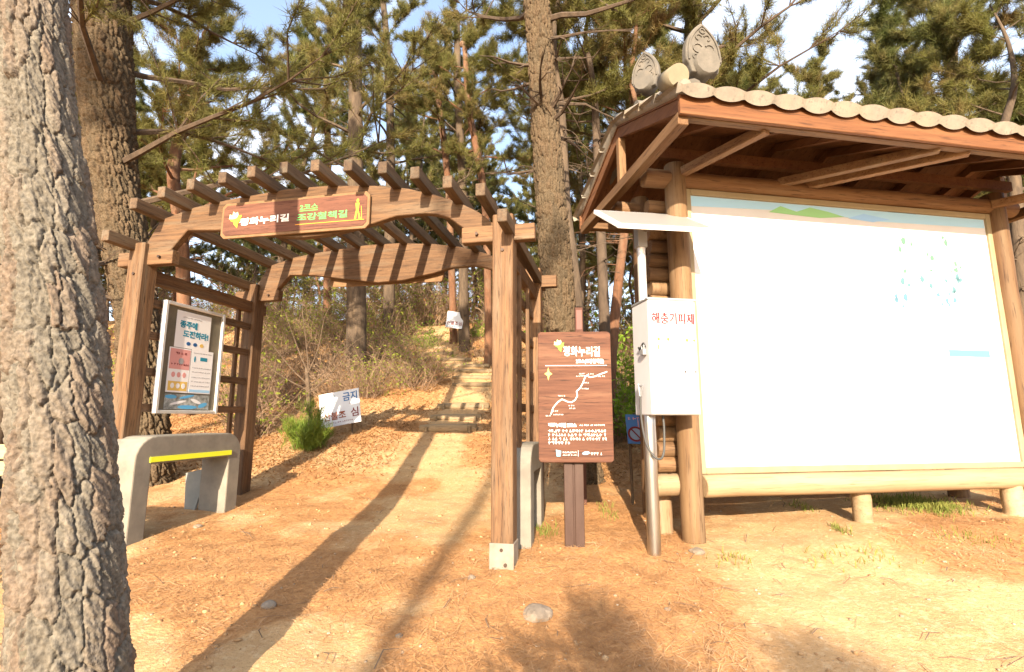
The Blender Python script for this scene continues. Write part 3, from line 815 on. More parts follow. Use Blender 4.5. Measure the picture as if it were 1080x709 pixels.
# roof: front eave, ridge, rear eave
EY0, EY1, RY = -.90, 1.50, .30
c0 = kl(716, 100, EY0)
EZ = c0.z - .02
RX0, RX1 = c0.x - .01, KWD + .62
RZ = EZ + .47
print('eave', EZ, RX0, 'abs', EZ + KZ)
sl = math.atan2(RZ - EZ, RY - EY0)
def roof_pt(x, t, side):   # t 0 at eave .. 1 at ridge
    ye = EY0 if side < 0 else EY1
    return Vector((x, ye + (RY - ye) * t, EZ + (RZ - EZ) * t))
NX = 12 * 17
PERIOD = .252
for side in (-1, 1):
    vs = []; fs = []
    nrow = 4
    L_ = math.hypot(RY - EY0, RZ - EZ)
    xs = np.linspace(RX0 - .05, RX1 + .03, NX)
    ph = (xs - RX0) / PERIOD * 2 * np.pi
    prof = .034 * np.cos(ph) + .010 * np.cos(2 * ph + .8)
    nrm = Vector((0, -side * -math.sin(sl) if False else side * math.sin(sl), math.cos(sl)))
    for rw in range(nrow):
        for (kk, t) in ((0, rw / nrow - .02), (1, rw / nrow - .008), (2, (rw + 1) / nrow + .03)):
            for i, x in enumerate(xs):
                tn = math.floor(ph[i] / (2 * math.pi)); rj = math.sin(tn * 12.9898 + rw * 78.2 + side) * .5
                hump = abs(math.sin(ph[i] / 2)) ** .8
                lift = (.070 + .007 * rj + .026 * hump, .030 - (.040 + .012 * rj if rw == 0 else .015) * hump ** .8, .030 + .024 * hump)[kk]
                jit = .008 * math.sin(i // 12 * 12.9 + rw * 4.1)
                tt = t - (.035 if rw == 0 else 0) + .012 * rj
                vs.append(roof_pt(x, tt, side) + nrm * lift)
        b = rw * 3 * NX
        for k in (0,):
            for i in range(NX - 1): fs.append((b + i, b + i + 1, b + NX + i + 1, b + NX + i))
        for i in range(NX - 1): fs.append((b + i, b + i + 1, b + 2 * NX + i + 1, b + 2 * NX + i))
    MB().add(vs, fs).build('roof_tiles', tile, ko, smooth=False)
    # decking under the tiles
    a = roof_pt(0, 0, side); b = roof_pt(0, 1, side)
    MB().prism([(a.y, a.z), (b.y, b.z), (b.y, b.z + .03), (a.y, a.z + .03)], (RX0 + .02, 0, 0), (0, 1, 0), (0, 0, 1), (RX1 - RX0 - .04, 0, 0)).build('roof_deck', soffit, ko)
    ye = EY0 if side < 0 else EY1
    MB().box(((RX0 + RX1) / 2, ye + side * -.0, EZ - .055), (RX1 - RX0 - .01, .035, .17)).build('fascia', fascia_m, ko, .004)
    MB().box(((RX0 + RX1) / 2, ye - side * .055, EZ - .105), (RX1 - RX0 - .08, .07, .08)).build('eave_beam', kw['x'], ko, .004)
# gable tie beams, king posts, barge boards
for xx in (RX0 + .05, RX1 - .05):
    MB().box((xx, (EY0 + EY1) / 2, EZ - .15), (.085, EY1 - EY0 - .05, .10)).build('gable_tie_beam', kw['y'], ko, .005)
    MB().box((xx, RY, EZ + .12), (.07, .07, .45)).build('king_post', kw['z'], ko, .004)
    for side in (-1, 1):
        a = roof_pt(xx, 0, side); b = roof_pt(xx, 1, side)
        MB().prism([(a.y, a.z - .11), (b.y, b.z - .11), (b.y, b.z - .003), (a.y, a.z - .003)], (xx - .02, 0, 0), (0, 1, 0), (0, 0, 1), (.04, 0, 0)).build('barge_board', soffit, ko)
# rafters and diagonal braces under the eave
for xx in np.arange(RX0 + .55, RX1 - .3, .62):
    for side in (-1, 1):
        a = roof_pt(xx, .03, side); b = roof_pt(xx, 1, side)
        MB().prism([(a.y, a.z - .085), (b.y, b.z - .085), (b.y, b.z - .004), (a.y, a.z - .004)], (xx - .03, 0, 0), (0, 1, 0), (0, 0, 1), (.06, 0, 0)).build('rafter', soffit, ko)
def beam(a, b, wd, hd, name, m):
    a = Vector(a); b = Vector(b); d = (b - a).normalized()
    sx = d.cross(Vector((0, 0, 1))).normalized(); up = sx.cross(d)
    return MB().prism([(-wd / 2, -hd / 2), (wd / 2, -hd / 2), (wd / 2, hd / 2), (-wd / 2, hd / 2)], a, sx, up, b - a).build(name, m, ko, .004)
zb = zc_top + .06
beam((.02, -.03, zb - .02), (.34, EY0 + .07, EZ - .13), .07, .08, 'eave_brace', kw['y'])
beam((1.05, -.03, zb - .02), (1.95, EY0 + .07, EZ - .13), .07, .075, 'eave_brace', kw['y'])
beam((1.35, -.03, zb - .02), (2.25, EY0 + .07, EZ - .13), .07, .075, 'eave_brace', kw['y'])
beam((KWD - .1, -.05, zb - .06), (KWD + .55, EY0 + .2, EZ - .13), .07, .08, 'eave_brace', kw['y'])
MB().box((KWD / 2, .0, EZ + .06), (KWD + .5, .06, .10)).build('wall_plate', soffit, ko)
# ridge, verge rolls, end ornaments
def roll(pts, r_, name, m=tile_dark, n=12): return MB().tube(pts, r_, n).build(name, m, ko, smooth=True)
MB().box(((RX0 + RX1) / 2 + .1, RY, RZ + .12), (RX1 - RX0 - .25, .15, .16)).build('ridge_course', tile_dark, ko, .02)
roll([(RX0 + .22, RY, RZ + .22), (RX1 - .1, RY, RZ + .22)], .085, 'ridge_tile')
for xx in (RX0 + .20, RX1 - .25):
    for side in (-1, 1):
        P = [roof_pt(xx, t, side) + Vector((0, 0, .10 + .02 * math.sin(t * 9))) for t in np.linspace(.10, 1, 9)]
        roll(P, .085, 'verge_roll')
        Q = [roof_pt(xx - .16, t, side) + Vector((0, 0, .075)) for t in np.linspace(-.03, 1, 9)]
        roll(Q, .06, 'verge_tile', tile)
def ornament(c, nrm_ang, sc, m):
    """upright pointed ornament tile with raised rim and relief"""
    h_, w_ = .47 * sc, .31 * sc
    out = []
    for i in range(25):
        s_ = i / 24
        a = math.pi * s_
        q_ = 1 - abs(1 - 2 * s_)
        x_ = (1 if s_ < .5 else -1) * w_ / 2 * (1 - q_ ** 2.6)
        y_ = (q_ ** .9) * h_ * .74 + h_ * .18
        out.append((x_, y_))
    out = [(w_ * .36, -h_ * .05)] + [(w_ * .42, h_ * .1)] + out + [(-w_ * .42, h_ * .1), (-w_ * .36, -h_ * .05)]
    ax = Vector((math.cos(nrm_ang), math.sin(nrm_ang), 0)); nv = Vector((math.sin(nrm_ang), -math.cos(nrm_ang), 0))
    up = (Vector((0, 0, 1)) - nv * .04).normalized()
    o_ = MB().prism(out, c, ax, up, nv * -.07 * sc).build('ridge_ornament', m, ko, .012, seg=2)
    rel = MB()
    for (cx_, cy_, rr, a0, a1) in ((-.05, .19, .04, .5, 5.2), (.05, .19, .04, -2.1, 2.6), (-.035, .29, .026, .3, 4.5), (.035, .29, .026, -1.4, 2.8), (0, .13, .05, 3.3, 6.1), (0, .35, .022, .2, 5.9), (-.075, .11, .022, .5, 5), (.075, .11, .022, -2, 2.5)):
        arc = [((cx_ + rr * math.cos(q)) * sc, (cy_ + rr * math.sin(q)) * sc) for q in np.linspace(a0, a1, 9)]
        for L2 in line(arc, .011 * sc): rel.prism(L2, Vector(c) + nv * .001, ax, up, nv * .008)
    rim = []
    for i in range(2, len(out) - 2):
        rim.append((out[i][0] * .86, out[i][1] * .93))
    for L2 in line(rim, .014 * sc): rel.prism(L2, Vector(c) + nv * .001, ax, up, nv * .010)
    rel.build('relief', m, o_)
    roll([Vector(c) + nv * .05 + Vector((0, 0, .045 * sc)), Vector(c) + nv * -.12 + Vector((0, 0, .05 * sc))], .10 * sc, 'ornament_base', m)
orn_m = mat('ornament_stone', (.135, .12, .10), (.095, .086, .072), (12, 12, 12), .9, .4, (50, 50, 50), dist=.005)
p = kl(744, 74, EY0 + .10)
ornament((p.x, EY0 + .10, p.z), 0, 1.0, orn_m)
p = kl(678, 86, RY)
ornament((p.x + .02, RY, p.z - .05), R(-48), .95, tile_dark)
ornament((RX1 - .2, RY, RZ + .22), R(60), .9, tile_dark)
cap_p = kl(716, 79, EY0 - .06)
MB().tube([(cap_p.x, EY0 - .06, cap_p.z), (cap_p.x, EY0 + .12, cap_p.z + .06)], .082, 20).build('corner_cap_tile', mat('cream_cap_tile', (.21, .18, .12), (.17, .145, .10), (10, 10, 10), .85), ko, smooth=True)  # cap in a yellower cream tone than the roof tiles
MB().tube([(KWD - .2, RY - .55, RZ - .06), (KWD - .2, RY - .2, RZ + .12)], .07, 16).build('loose_ridge_tile', tile_dark, ko, smooth=True)

# ------------------------------------------------------------------ insect repellent dispenser
dp = at(690, 575, 4.17)
dz = g(dp.x, dp.y)
disp = empty('repellent_dispenser', (dp.x, dp.y, dz), R(10))
tag(disp, 'white insect repellent cabinet with red heading on a steel pole under a solar panel', 'dispenser')
DM = Matrix.Translation((dp.x, dp.y, dz)) @ Matrix.Rotation(R(10), 4, 'Z'); DI = DM.inverted()
def dl(u, v, yl=None, xl=None):
    o = DI @ EYE; d = DI.to_3x3() @ ray(u, v)
    t = (yl - o.y) / d.y if yl is not None else (xl - o.x) / d.x
    return o + d * t
fy = -.17
q = [dl(u, v, fy) for u, v in ((683.5, 316), (733, 318), (739, 438), (687, 438))]
print('box', [tuple(round(a, 3) for a in k) for k in q])
dx0 = (q[0].x + q[3].x) / 2; dx1 = (q[1].x + q[2].x) / 2; dz1 = (q[0].z + q[1].z) / 2; dz0 = (q[2].z + q[3].z) / 2
ptop = dl(681, 232, 0).z
log([(0, 0, -.1), (0, 0, dz0 + .05)], .052, 'pole', steel, disp, 20, wob=0)
log([(0, 0.02, dz1 - .05), (0, .02, ptop)], .036, 'upper_pole', alu, disp, 16, wob=0)
MB().box((0.0, .02, ptop - .12), (.085, .085, .26)).build('pole_bracket', galv, disp, .005)
dep = .31
cab = MB().box(((dx0 + dx1) / 2, fy + dep / 2, (dz0 + dz1) / 2), (dx1 - dx0, dep, dz1 - dz0)).build('cabinet', white_paint, disp, .006)
MB().box(((dx0 + dx1) / 2, fy + dep / 2 - .004, dz1 + .008), (dx1 - dx0 + .012, dep + .012, .02)).build('lid', galv, disp, .003)
MB().box(((dx0 + dx1) / 2 - .006, fy - .008, (dz0 + dz1) / 2), (dx1 - dx0 - .012, .014, dz1 - dz0 - .012)).build('door', white_paint, disp, .004)
DF = face(((dx0 + dx1) / 2, fy - .0155, (dz0 + dz1) / 2), (1, 0, 0), (0, 0, 1))
cw_, ch_ = dx1 - dx0, dz1 - dz0
lt = text_bm(disp, '해충기피제', .10, DF @ Matrix.Translation((0, ch_ * .335, 0)), ink_red, width=cw_ * .88, depth=.001)
for kx_, kd_ in ((.0028, .0003), (-.0028, .0006)):        # the heavy strokes of the heading, in the same part
    l2 = text_bm(disp, '해충기피제', .10, DF @ Matrix.Translation((kx_, ch_ * .335 + kx_ * .4, kd_)), ink_red, width=cw_ * .88, depth=.001)
    bm = bmesh.new(); bm.from_mesh(lt.data); bm.from_mesh(l2.data); bm.to_mesh(lt.data); bm.free()
    bpy.data.objects.remove(l2)
dec(DF, scribble(-.42 * cw_, .4 * cw_, ch_ * .265, .018, 9), 'small_print', ink_faint, disp, .001)
dec(DF, [ell(-.32 * cw_, ch_ * .15, .012, .014, 8), ell(-.12 * cw_, ch_ * .15, .012, .014, 8), ell(.27 * cw_, ch_ * .145, .012, .014, 8), ell(.42 * cw_, ch_ * .145, .01, .012, 8)], 'yellow_mark', flat('mark_yellow', (.2, .17, .05)), disp, .001)
dec(DF, [rect(-.34 * cw_, ch_ * .06, -.31 * cw_, ch_ * .10)], 'yellow_mark', flat('mark_pale', (.2, .17, .06)), disp, .001)
text_bm(disp, '3', .06, DF @ Matrix.Translation((-.32 * cw_, -ch_ * .05, 0)), ink_faint, name='numeral', depth=.001)
for sx_ in (.2, .42): dec(DF, [ell(sx_ * cw_, -ch_ * .13, .008, .01, 8)], 'screw', flat('screw_head', (.05, .04, .04)), disp, .002)
# padlock, nozzle and hose on the left side
lx = dx0 - .002
pz = dl(672, 373, xl=dx0).z
lk = MB()
lk.box((lx - .02, fy + .07, pz - .01), (.03, .06, .045)); lk.tube([(lx - .02, fy + .05, pz + .01), (lx - .02, fy + .05, pz + .045), (lx - .02, fy + .09, pz + .045), (lx - .02, fy + .09, pz + .01)], .006, 6)
lk.build('padlock', galv, disp, .003)
hs = MB()
for i in range(6):
    a = i * .9
    hs.tube([(lx - .012, fy + .05 + .035 * i / 2, pz + .03 + .02 * math.sin(a)), (lx - .02, fy + .065 + .035 * i / 2, pz + .045 + .02 * math.cos(a))], .009, 6)
hs.build('hasp_chain', black, disp)
nz_ = dl(675, 415, xl=dx0).z
nb = MB()
nb.tube([(lx - .03, fy + .16, nz_ + .07), (lx - .035, fy + .12, nz_ - .03)], .012, 8); nb.tube([(lx - .03, fy + .08, nz_ + .06), (lx - .035, fy + .12, nz_ - .03)], .007, 8)
nb.tube([(lx - .03, fy + .155, nz_ + .06), (lx - .03, fy + .085, nz_ + .05)], .006, 6)
nb.build('spray_gun', galv, disp)
hp = [(lx - .035, fy + .12, nz_ - .03), (lx - .035, fy + .12, dz0 - .02), (lx - .01, fy + .10, dz0 - .22), (lx + .05, fy + .06, dz0 - .33), (lx + .11, fy + .06, dz0 - .30), (lx + .135, fy + .08, dz0 - .1), (lx + .135, fy + .1, dz0 + .02)]
def spl(P, k=6):
    P = [Vector(p) for p in P]; out = []
    for i in range(len(P) - 1):
        a, b, c, d = P[max(i - 1, 0)], P[i], P[i + 1], P[min(i + 2, len(P) - 1)]
        for j in range(k):
            t = j / k
            out.append(.5 * ((2 * b) + (c - a) * t + (2 * a - 5 * b + 4 * c - d) * t * t + (3 * b - a - 3 * c + d) * t ** 3))
    return out + [P[-1]]
MB().tube(spl(hp), .009, 8).build('hose', mat('grey_hose', (.05, .05, .048), rough=.5), disp, smooth=True)
# solar panel, tilted to the sun
A = dl(652.5, 236, -.32); B = dl(628, 221.5, .24); A2 = dl(757, 240, -.32)
wp = A2.x - A.x
print('panel', A, B, A2)
ex = Vector((1, 0, (A2.z - A.z) / wp * .5)).normalized(); ey = (B - A); ey = Vector((0.0, ey.y, ey.z)); Lp = ey.length; ey.normalize(); en = ex.cross(ey)
MB().prism(rect(0, 0, wp, Lp), A, ex, ey, en * -.035).build('panel_frame', mat('white_frame', (.74, .73, .70), rough=.4), disp, .003)
MB().prism(rect(.03, .03, wp - .03, Lp - .03), A + en * .001, ex, ey, en * .002).build('solar_cells', solar, disp)
br = MB()
br.tube([(0, .02, ptop - .1), A + ex * (wp * .5) + ey * (Lp * .35) - en * .04], .022, 8); br.tube([(0, .02, ptop), A + ex * .12 + ey * (Lp * .6) - en * .04], .02, 8)
br.tube([A + ex * .08 + ey * (Lp * .5) - en * .05, A + ex * (wp - .1) + ey * (Lp * .5) - en * .05], .018, 8)
br.build('panel_bracket', mat('bracket_steel', (.16, .14, .12), rough=.5), disp)

# ------------------------------------------------------------------ trail information sign
ip = at(606.5, 574, 4.32)
iz = g(ip.x, ip.y)
isn = empty('trail_sign', (ip.x, ip.y, iz), R(-3))
tag(isn, 'brown upright trail sign with white writing and a route line on a dark steel post', 'sign')
IM = Matrix.Translation((ip.x, ip.y, iz)) @ Matrix.Rotation(R(-3), 4, 'Z'); II = IM.inverted()
def il(u, v, yl):
    o = II @ EYE; d = II.to_3x3() @ ray(u, v); return o + d * ((yl - o.y) / d.y)
q = [il(u, v, -.06) for u, v in ((566, 348.5), (644, 351.5), (647.5, 487), (569.5, 489))]
print('info', [tuple(round(a, 3) for a in k) for k in q])
iw = (q[1].x - q[0].x + q[2].x - q[3].x) / 2; ih = (q[0].z + q[1].z - q[2].z - q[3].z) / 2
ic = Vector((sum(k.x for k in q) / 4, -.06, sum(k.z for k in q) / 4))
def rrect(wd, hd, r_, k=4):
    out = []
    for (sx, sy, a0) in ((1, 1, 0), (-1, 1, 90), (-1, -1, 180), (1, -1, 270)):
        for i in range(k + 1):
            a = R(a0 + 90 * i / k); out.append((sx * (wd / 2 - r_) + r_ * math.cos(a), sy * (hd / 2 - r_) + r_ * math.sin(a)))
    return out
ib = MB().prism(rrect(iw, ih, .03), ic, (1, 0, 0), (0, 0, 1), (0, .06, 0)).build('board', sign_wood, isn, .006, seg=2)
for sx in (-1, 1):
    MB().box((sx * .043, .03, (ic.z + ih * .3) / 2 - .05), (.074, .06, ic.z + ih * .3 + .1)).build('post', dark_steel, isn, .004)
MB().box((0, .035, (ic.z) / 2 - .05), (.02, .045, ic.z + .1)).build('post_web', dark_steel, isn)
IF = face(ic + Vector((0, -.0012, 0)), (1, 0, 0), (0, 0, 1))
up, dn = leafbird(-.21 * iw, .385 * ih, .075)
dec(IF, [up], 'leaf_mark', ink_pale, ib, .002); dec(IF, [dn], 'leaf_mark', ink_lime, ib, .002)
text_bm(ib, '평화누리길', .09, IF @ Matrix.Translation((.10 * iw, .345 * ih, 0)) @ Matrix.Rotation(R(-1), 4, 'Z'), ink_white, bold=.0012, width=.50 * iw, depth=.001)
text_bm(ib, '2코스(조강철책길)', .04, IF @ Matrix.Translation((.21 * iw, .265 * ih, 0)), ink_white, bold=.001, width=.38 * iw, depth=.001)
dec(IF, [rect(-.40 * iw, .232 * ih, .44 * iw, .236 * ih)], 'rule', ink_white, ib, .001)
route = [(-.33, -.14), (-.30, -.09), (-.24, -.05), (-.18, -.025), (-.10, -.045), (-.05, -.05), (0, -.03), (.03, .0), (.02, .035), (.07, .06), (.11, .10), (.14, .145), (.17, .16), (.20, .142), (.28, .15), (.34, .165), (.44, .185)]
dec(IF, line([(a * iw, b * ih) for a, b in route], .009), 'route_line', ink_white, ib, .0015)
st = []
for i in range(8):
    a = i * math.pi / 4; rr = .055 if i % 2 == 0 else .022
    st.append((rr * .6 * math.cos(a), rr * math.sin(a)))
dec(IF @ Matrix.Translation((-.36 * iw, .17 * ih, 0)), [st], 'compass_star', ink_amber, ib, .0015)
sm = []
for (a, b, wv, sd_) in ((.06, .17, .08, 1), (.02, .152, .12, 2), (.10, .10, .08, 3), (.09, .055, .09, 4), (-.23, .0, .1, 5), (-.09, -.075, .07, 6), (-.08, -.095, .09, 7), (-.30, -.115, .07, 8), (-.30, -.142, .14, 9), (-.40, -.15, .06, 10), (.32, .15, .08, 11), (.18, .168, .08, 12)):
    sm += scribble(a * iw, (a + wv) * iw, b * ih, .012, sd_)
dec(IF, sm, 'place_names', ink_white, ib, .001)
text_bm(ib, '평화누리길 2코스', .035, IF @ Matrix.Translation((-.18 * iw, -.222 * ih, 0)), ink_white, bold=.002, width=.38 * iw, depth=.001)
sm = scribble(.05 * iw, .38 * iw, -.222 * ih, .014, 20)
for i, yy in enumerate((-.265, -.295, -.325, -.355)):
    sm += scribble(-.37 * iw, (.40 if i < 3 else -.08) * iw, yy * ih, .024, 30 + i)
dec(IF, sm, 'paragraph', ink_white, ib, .001)
dec(IF, [[(-.26 * iw, -.455 * ih), (-.21 * iw, -.455 * ih), (-.20 * iw, -.415 * ih), (-.27 * iw, -.405 * ih)]], 'agency_mark', flat('agency_blue', (.15, .48, .62)), ib, .001)
dec(IF, [ell(.13 * iw, -.43 * ih, .05 * iw, .012 * ih, 12, rot=.15)], 'agency_mark', flat('agency_cyan', (.20, .50, .70)), ib, .001)
dec(IF, scribble(-.18 * iw, .0, -.425 * ih, .014, 50) + scribble(-.18 * iw, .0, -.445 * ih, .012, 51) + scribble(.19 * iw, .34 * iw, -.435 * ih, .022, 52) + [rect(.025 * iw, -.455 * ih, .03 * iw, -.41 * ih)], 'agency_names', ink_white, ib, .001)

# ------------------------------------------------------------------ small signs in the wood
def quad_sign(name, label, px, Y, m=white_sheet, stakes=True):
    pts = [at(u, v, Y + dy) for (u, v), dy in zip(px, (0, 0, -.12, -.12))]
    c = sum(pts, Vector()) / 4
    ax = ((pts[1] - pts[0]) + (pts[2] - pts[3])).normalized(); ay = ((pts[0] - pts[3]) + (pts[1] - pts[2])).normalized()
    ay = (ay - ax * ay.dot(ax)).normalized()
    wd = ((pts[1] - pts[0]).length + (pts[2] - pts[3]).length) / 2; hd = ((pts[0] - pts[3]).length + (pts[1] - pts[2]).length) / 2
    e = empty(name, c); tag(e, label, 'sign')
    M = face((0, 0, 0), ax, ay)
    dec(M @ Matrix.Translation((0, 0, -.012)), [rect(-wd / 2, -hd / 2, wd / 2, hd / 2)], 'sheet', m, e, .012)
    if stakes:
        for s_ in (-.33, .33):
            t = M @ Vector((s_ * wd, hd * .35, -.03)); b = c + t
            gz = g(b.x, b.y + .02) - c.z - .1
            MB().tube([(t.x, t.y, t.z), (t.x + .02, t.y + .03, gz)], .016, 7).build('stake', bark_tube, e)
    return e, M @ Matrix.Translation((0, 0, .001)), wd, hd
e, M, wd, hd = quad_sign('fire_warning_banner', 'white tilted fire caution sheet with blue and red letters beside the small green pine', ((333, 417.5), (376, 410), (383, 443.5), (341.5, 452)), 8.95)
T = lambda a, b: M @ Matrix.Translation((a * wd, b * hd, 0))
text_bm(e, '입산', .15, T(-.24, .30), flat('faded_blue_letter', (.225, .275, .34)), width=.34 * wd, bold=.003)
text_bm(e, '금지', .17, T(.27, .31), ink_blue, width=.36 * wd, bold=.003)
text_bm(e, '산불조', .15, T(-.14, -.20), flat('orange_red_letter', (.2, .05, .02)), width=.56 * wd, bold=.003)
text_bm(e, '심', .17, T(.36, -.18), ink_darkred, bold=.003)
dec(M, scribble(.24 * wd, .42 * wd, .10 * hd, .03, 2) + scribble(-.3 * wd, .3 * wd, -.40 * hd, .03, 3), 'small_print', ink_faint, e, .002)
e, M, wd, hd = quad_sign('fire_warning_banner', 'white fire caution sheet with red letters tied to a trunk up the path', ((472.5, 328), (489, 330), (488, 347), (469.5, 345)), 15.2, stakes=False)
T = lambda a, b: M @ Matrix.Translation((a * wd, b * hd, 0))
text_bm(e, '산불조심', .14, T(0, -.2), ink_darkred, width=.9 * wd, bold=.003)
dec(M, scribble(-.4 * wd, .4 * wd, -.40 * hd, .05, 4), 'small_print', ink_teal, e, .002)
MB().tube([M @ Vector((.4 * wd, .3 * hd, -.02)), M @ Vector((.7 * wd, .3 * hd, .12))], .01, 6).build('tie', black, e)
e, M, wd, hd = quad_sign('blue_prohibition_sign', 'blue sign with a red no fire ring, low behind the white cabinet', ((660, 437), (684, 438), (685, 468), (662, 468)), 5.6, sign_blue)
ring = []
for i in range(20):
    a, b = 2 * math.pi * i / 20, 2 * math.pi * (i + 1) / 20
    cx, cy, r1, r2 = -.12 * wd, -.18 * hd, .27 * wd, .36 * wd
    ring.append([(cx + r1 * math.cos(a), cy + r1 * math.sin(a)), (cx + r2 * math.cos(a), cy + r2 * math.sin(a)), (cx + r2 * math.cos(b), cy + r2 * math.sin(b)), (cx + r1 * math.cos(b), cy + r1 * math.sin(b))])
ring += line([(-.34 * wd, .02 * hd), (.10 * wd, -.36 * hd)], .06 * wd)
dec(M @ Matrix.Translation((0, 0, .002)), ring, 'red_ring', ink_red, e, .002)
dec(M, [ell(-.12 * wd, -.18 * hd, .28 * wd, .28 * wd, 16)], 'white_disc', flat('disc_grey', (.22, .30, .42)), e, .0015)
dec(M, scribble(-.4 * wd, .2 * wd, .36 * hd, .035, 8), 'small_print', ink_pink, e, .002)
dec(M, [rect(.02 * wd, .02 * hd, .06 * wd, .3 * hd)], 'small_print', ink_pink, e, .002)
# marker post behind the trail sign
mpnt = at(612, 420, 5.6)
mk = empty('marker_post', (mpnt.x, mpnt.y, g(mpnt.x, mpnt.y)))
tag(mk, 'short reddish marker post just behind the brown trail sign', 'post')
zt = at(612, 325, 5.6).z - mk.location.z
MB().box((0, 0, zt / 2 - .05), (.085, .07, zt + .1)).build('shaft', mat('red_brown_paint', (.11, .05, .035), (.08, .035, .025), (10, 10, 3), .8), mk, .004)
MB().box((0, -.037, zt - .14), (.06, .006, .22)).build('plate', mat('pink_plate', (.17, .075, .065), rough=.6), mk)
# timber bench at the left edge
wb0 = at(-30, 520, 3.6)
wbz = g(wb0.x, wb0.y)
wb = empty('timber_bench', (wb0.x, wb0.y, wbz), R(6))
tag(wb, 'yellow timber bench at the left edge behind the big trunk', 'bench')
zr_ = at(0, 468, 3.6).z - wbz
BX = at(9, 480, 3.6).x - wb0.x
for i in range(2): MB().box((BX - .62, .03 * i, zr_ - .055 - i * .115), (1.24, .045, .10)).build('backrest_plank', kw_rail, wb, .006)
for i in range(3): MB().box((BX - .62, -.38 + i * .125, .42), (1.24, .11, .04)).build('seat_plank', kw_rail, wb, .006)
for xx in (BX - .12, BX - 1.1):
    MB().box((xx, .07, zr_ / 2 - .04), (.05, .04, zr_ + .06)).build('leg', black, wb, .004)
    MB().box((xx, -.36, .18), (.05, .04, .45)).build('leg', black, wb, .004)
    MB().box((xx, -.14, .385), (.045, .46, .03)).build('seat_bearer', black, wb)

# log steps on the path
steps = [(443, 503, 455, 4.5), (454, 508, 443, 3.5), (462, 516, 431, 3.5), (477, 524, 408, 2.6), (477, 523, 400, 2.2), (477, 521, 393, 2.0), (470, 516, 387.5, 2.0), (457, 497, 381, 1.8), (446, 478, 374.5, 1.7), (441, 471, 368.5, 1.6)]
words_ = ['lowest log step at the foot of the path, split open on top', 'second log step up the path, banded by gate shadows', 'third log step up the path, above the gate shadow', 'first step of the upper flight of path logs', 'second step of the upper flight of path logs', 'third step of the upper flight of path logs', 'fourth step of the upper flight of path logs', 'fifth step of the upper flight, where the path bends left', 'sixth step of the upper flight, on the bend of the path', 'highest visible log step at the top of the path']
for (u0, u1, v, rp), lab in zip(steps, words_):
    c = ground_hit((u0 + u1) / 2, v)
    a = at(u0, v, c.y + .06); b = at(u1, v - 1, c.y - .02)
    rr = rp / F * c.y * 1.15
    a.z += rr * .35; b.z += rr * .35
    e = empty('log_step', c); tag(e, lab, 'step', 'log steps up the path')
    a -= c; b -= c
    MB().tube([a, a.lerp(b, .33) + Vector((0, 0, .01)), a.lerp(b, .66), b], [rr * .95, rr, rr * 1.02, rr * .95], 12).build('log', step_wood, e, smooth=True)
    for s_ in (.12, .88):
        p = a.lerp(b, s_) + Vector((0, -rr * 1.1, 0))
        MB().tube([(p.x, p.y, -.15), (p.x, p.y, p.z + rr * .5)], rr * .35, 7).build('peg', step_wood, e)

# stones
for (u, v, s_, lab) in ((283, 640, .045, 'brown stone beside the long trunk shadow'), (566, 650, .085, 'flat grey stone half sunk in the foreground needles'), (421, 672, .022, 'small pale stone on bare sand in the foreground'), (704, 643, .02, 'small pale pebble stone right of the shaded needles'), (208, 556, .04, 'pale flat stone in front of the concrete bench opening'), (497, 610, .03, 'pale stone left of the gate post shoe'), (735, 583, .06, 'broken concrete lump at the foot of the shelter post')):
    c = ground_hit(u, v)
    bm = bmesh.new(); bmesh.ops.create_icosphere(bm, subdivisions=3, radius=s_)
    sd_ = random.random() * 50
    for vv in bm.verts:
        n_ = float(fbm(np.array([vv.co.x / s_ * 1.1 + sd_]), np.array([vv.co.y / s_ * 1.1 + vv.co.z / s_]), 3, 3)[0])
        vv.co *= .65 + .7 * n_
        vv.co.z *= .5
    me = bpy.data.meshes.new('stone'); bm.to_mesh(me); bm.free(); me.materials.append(rock)
    o = bpy.data.objects.new('stone', me); C.objects.link(o); o.location = (c.x, c.y, g(c.x, c.y) + s_ * .1); o.rotation_euler = (0, 0, random.random() * 6)
    tag(o, lab, 'stone', 'stones on the ground')

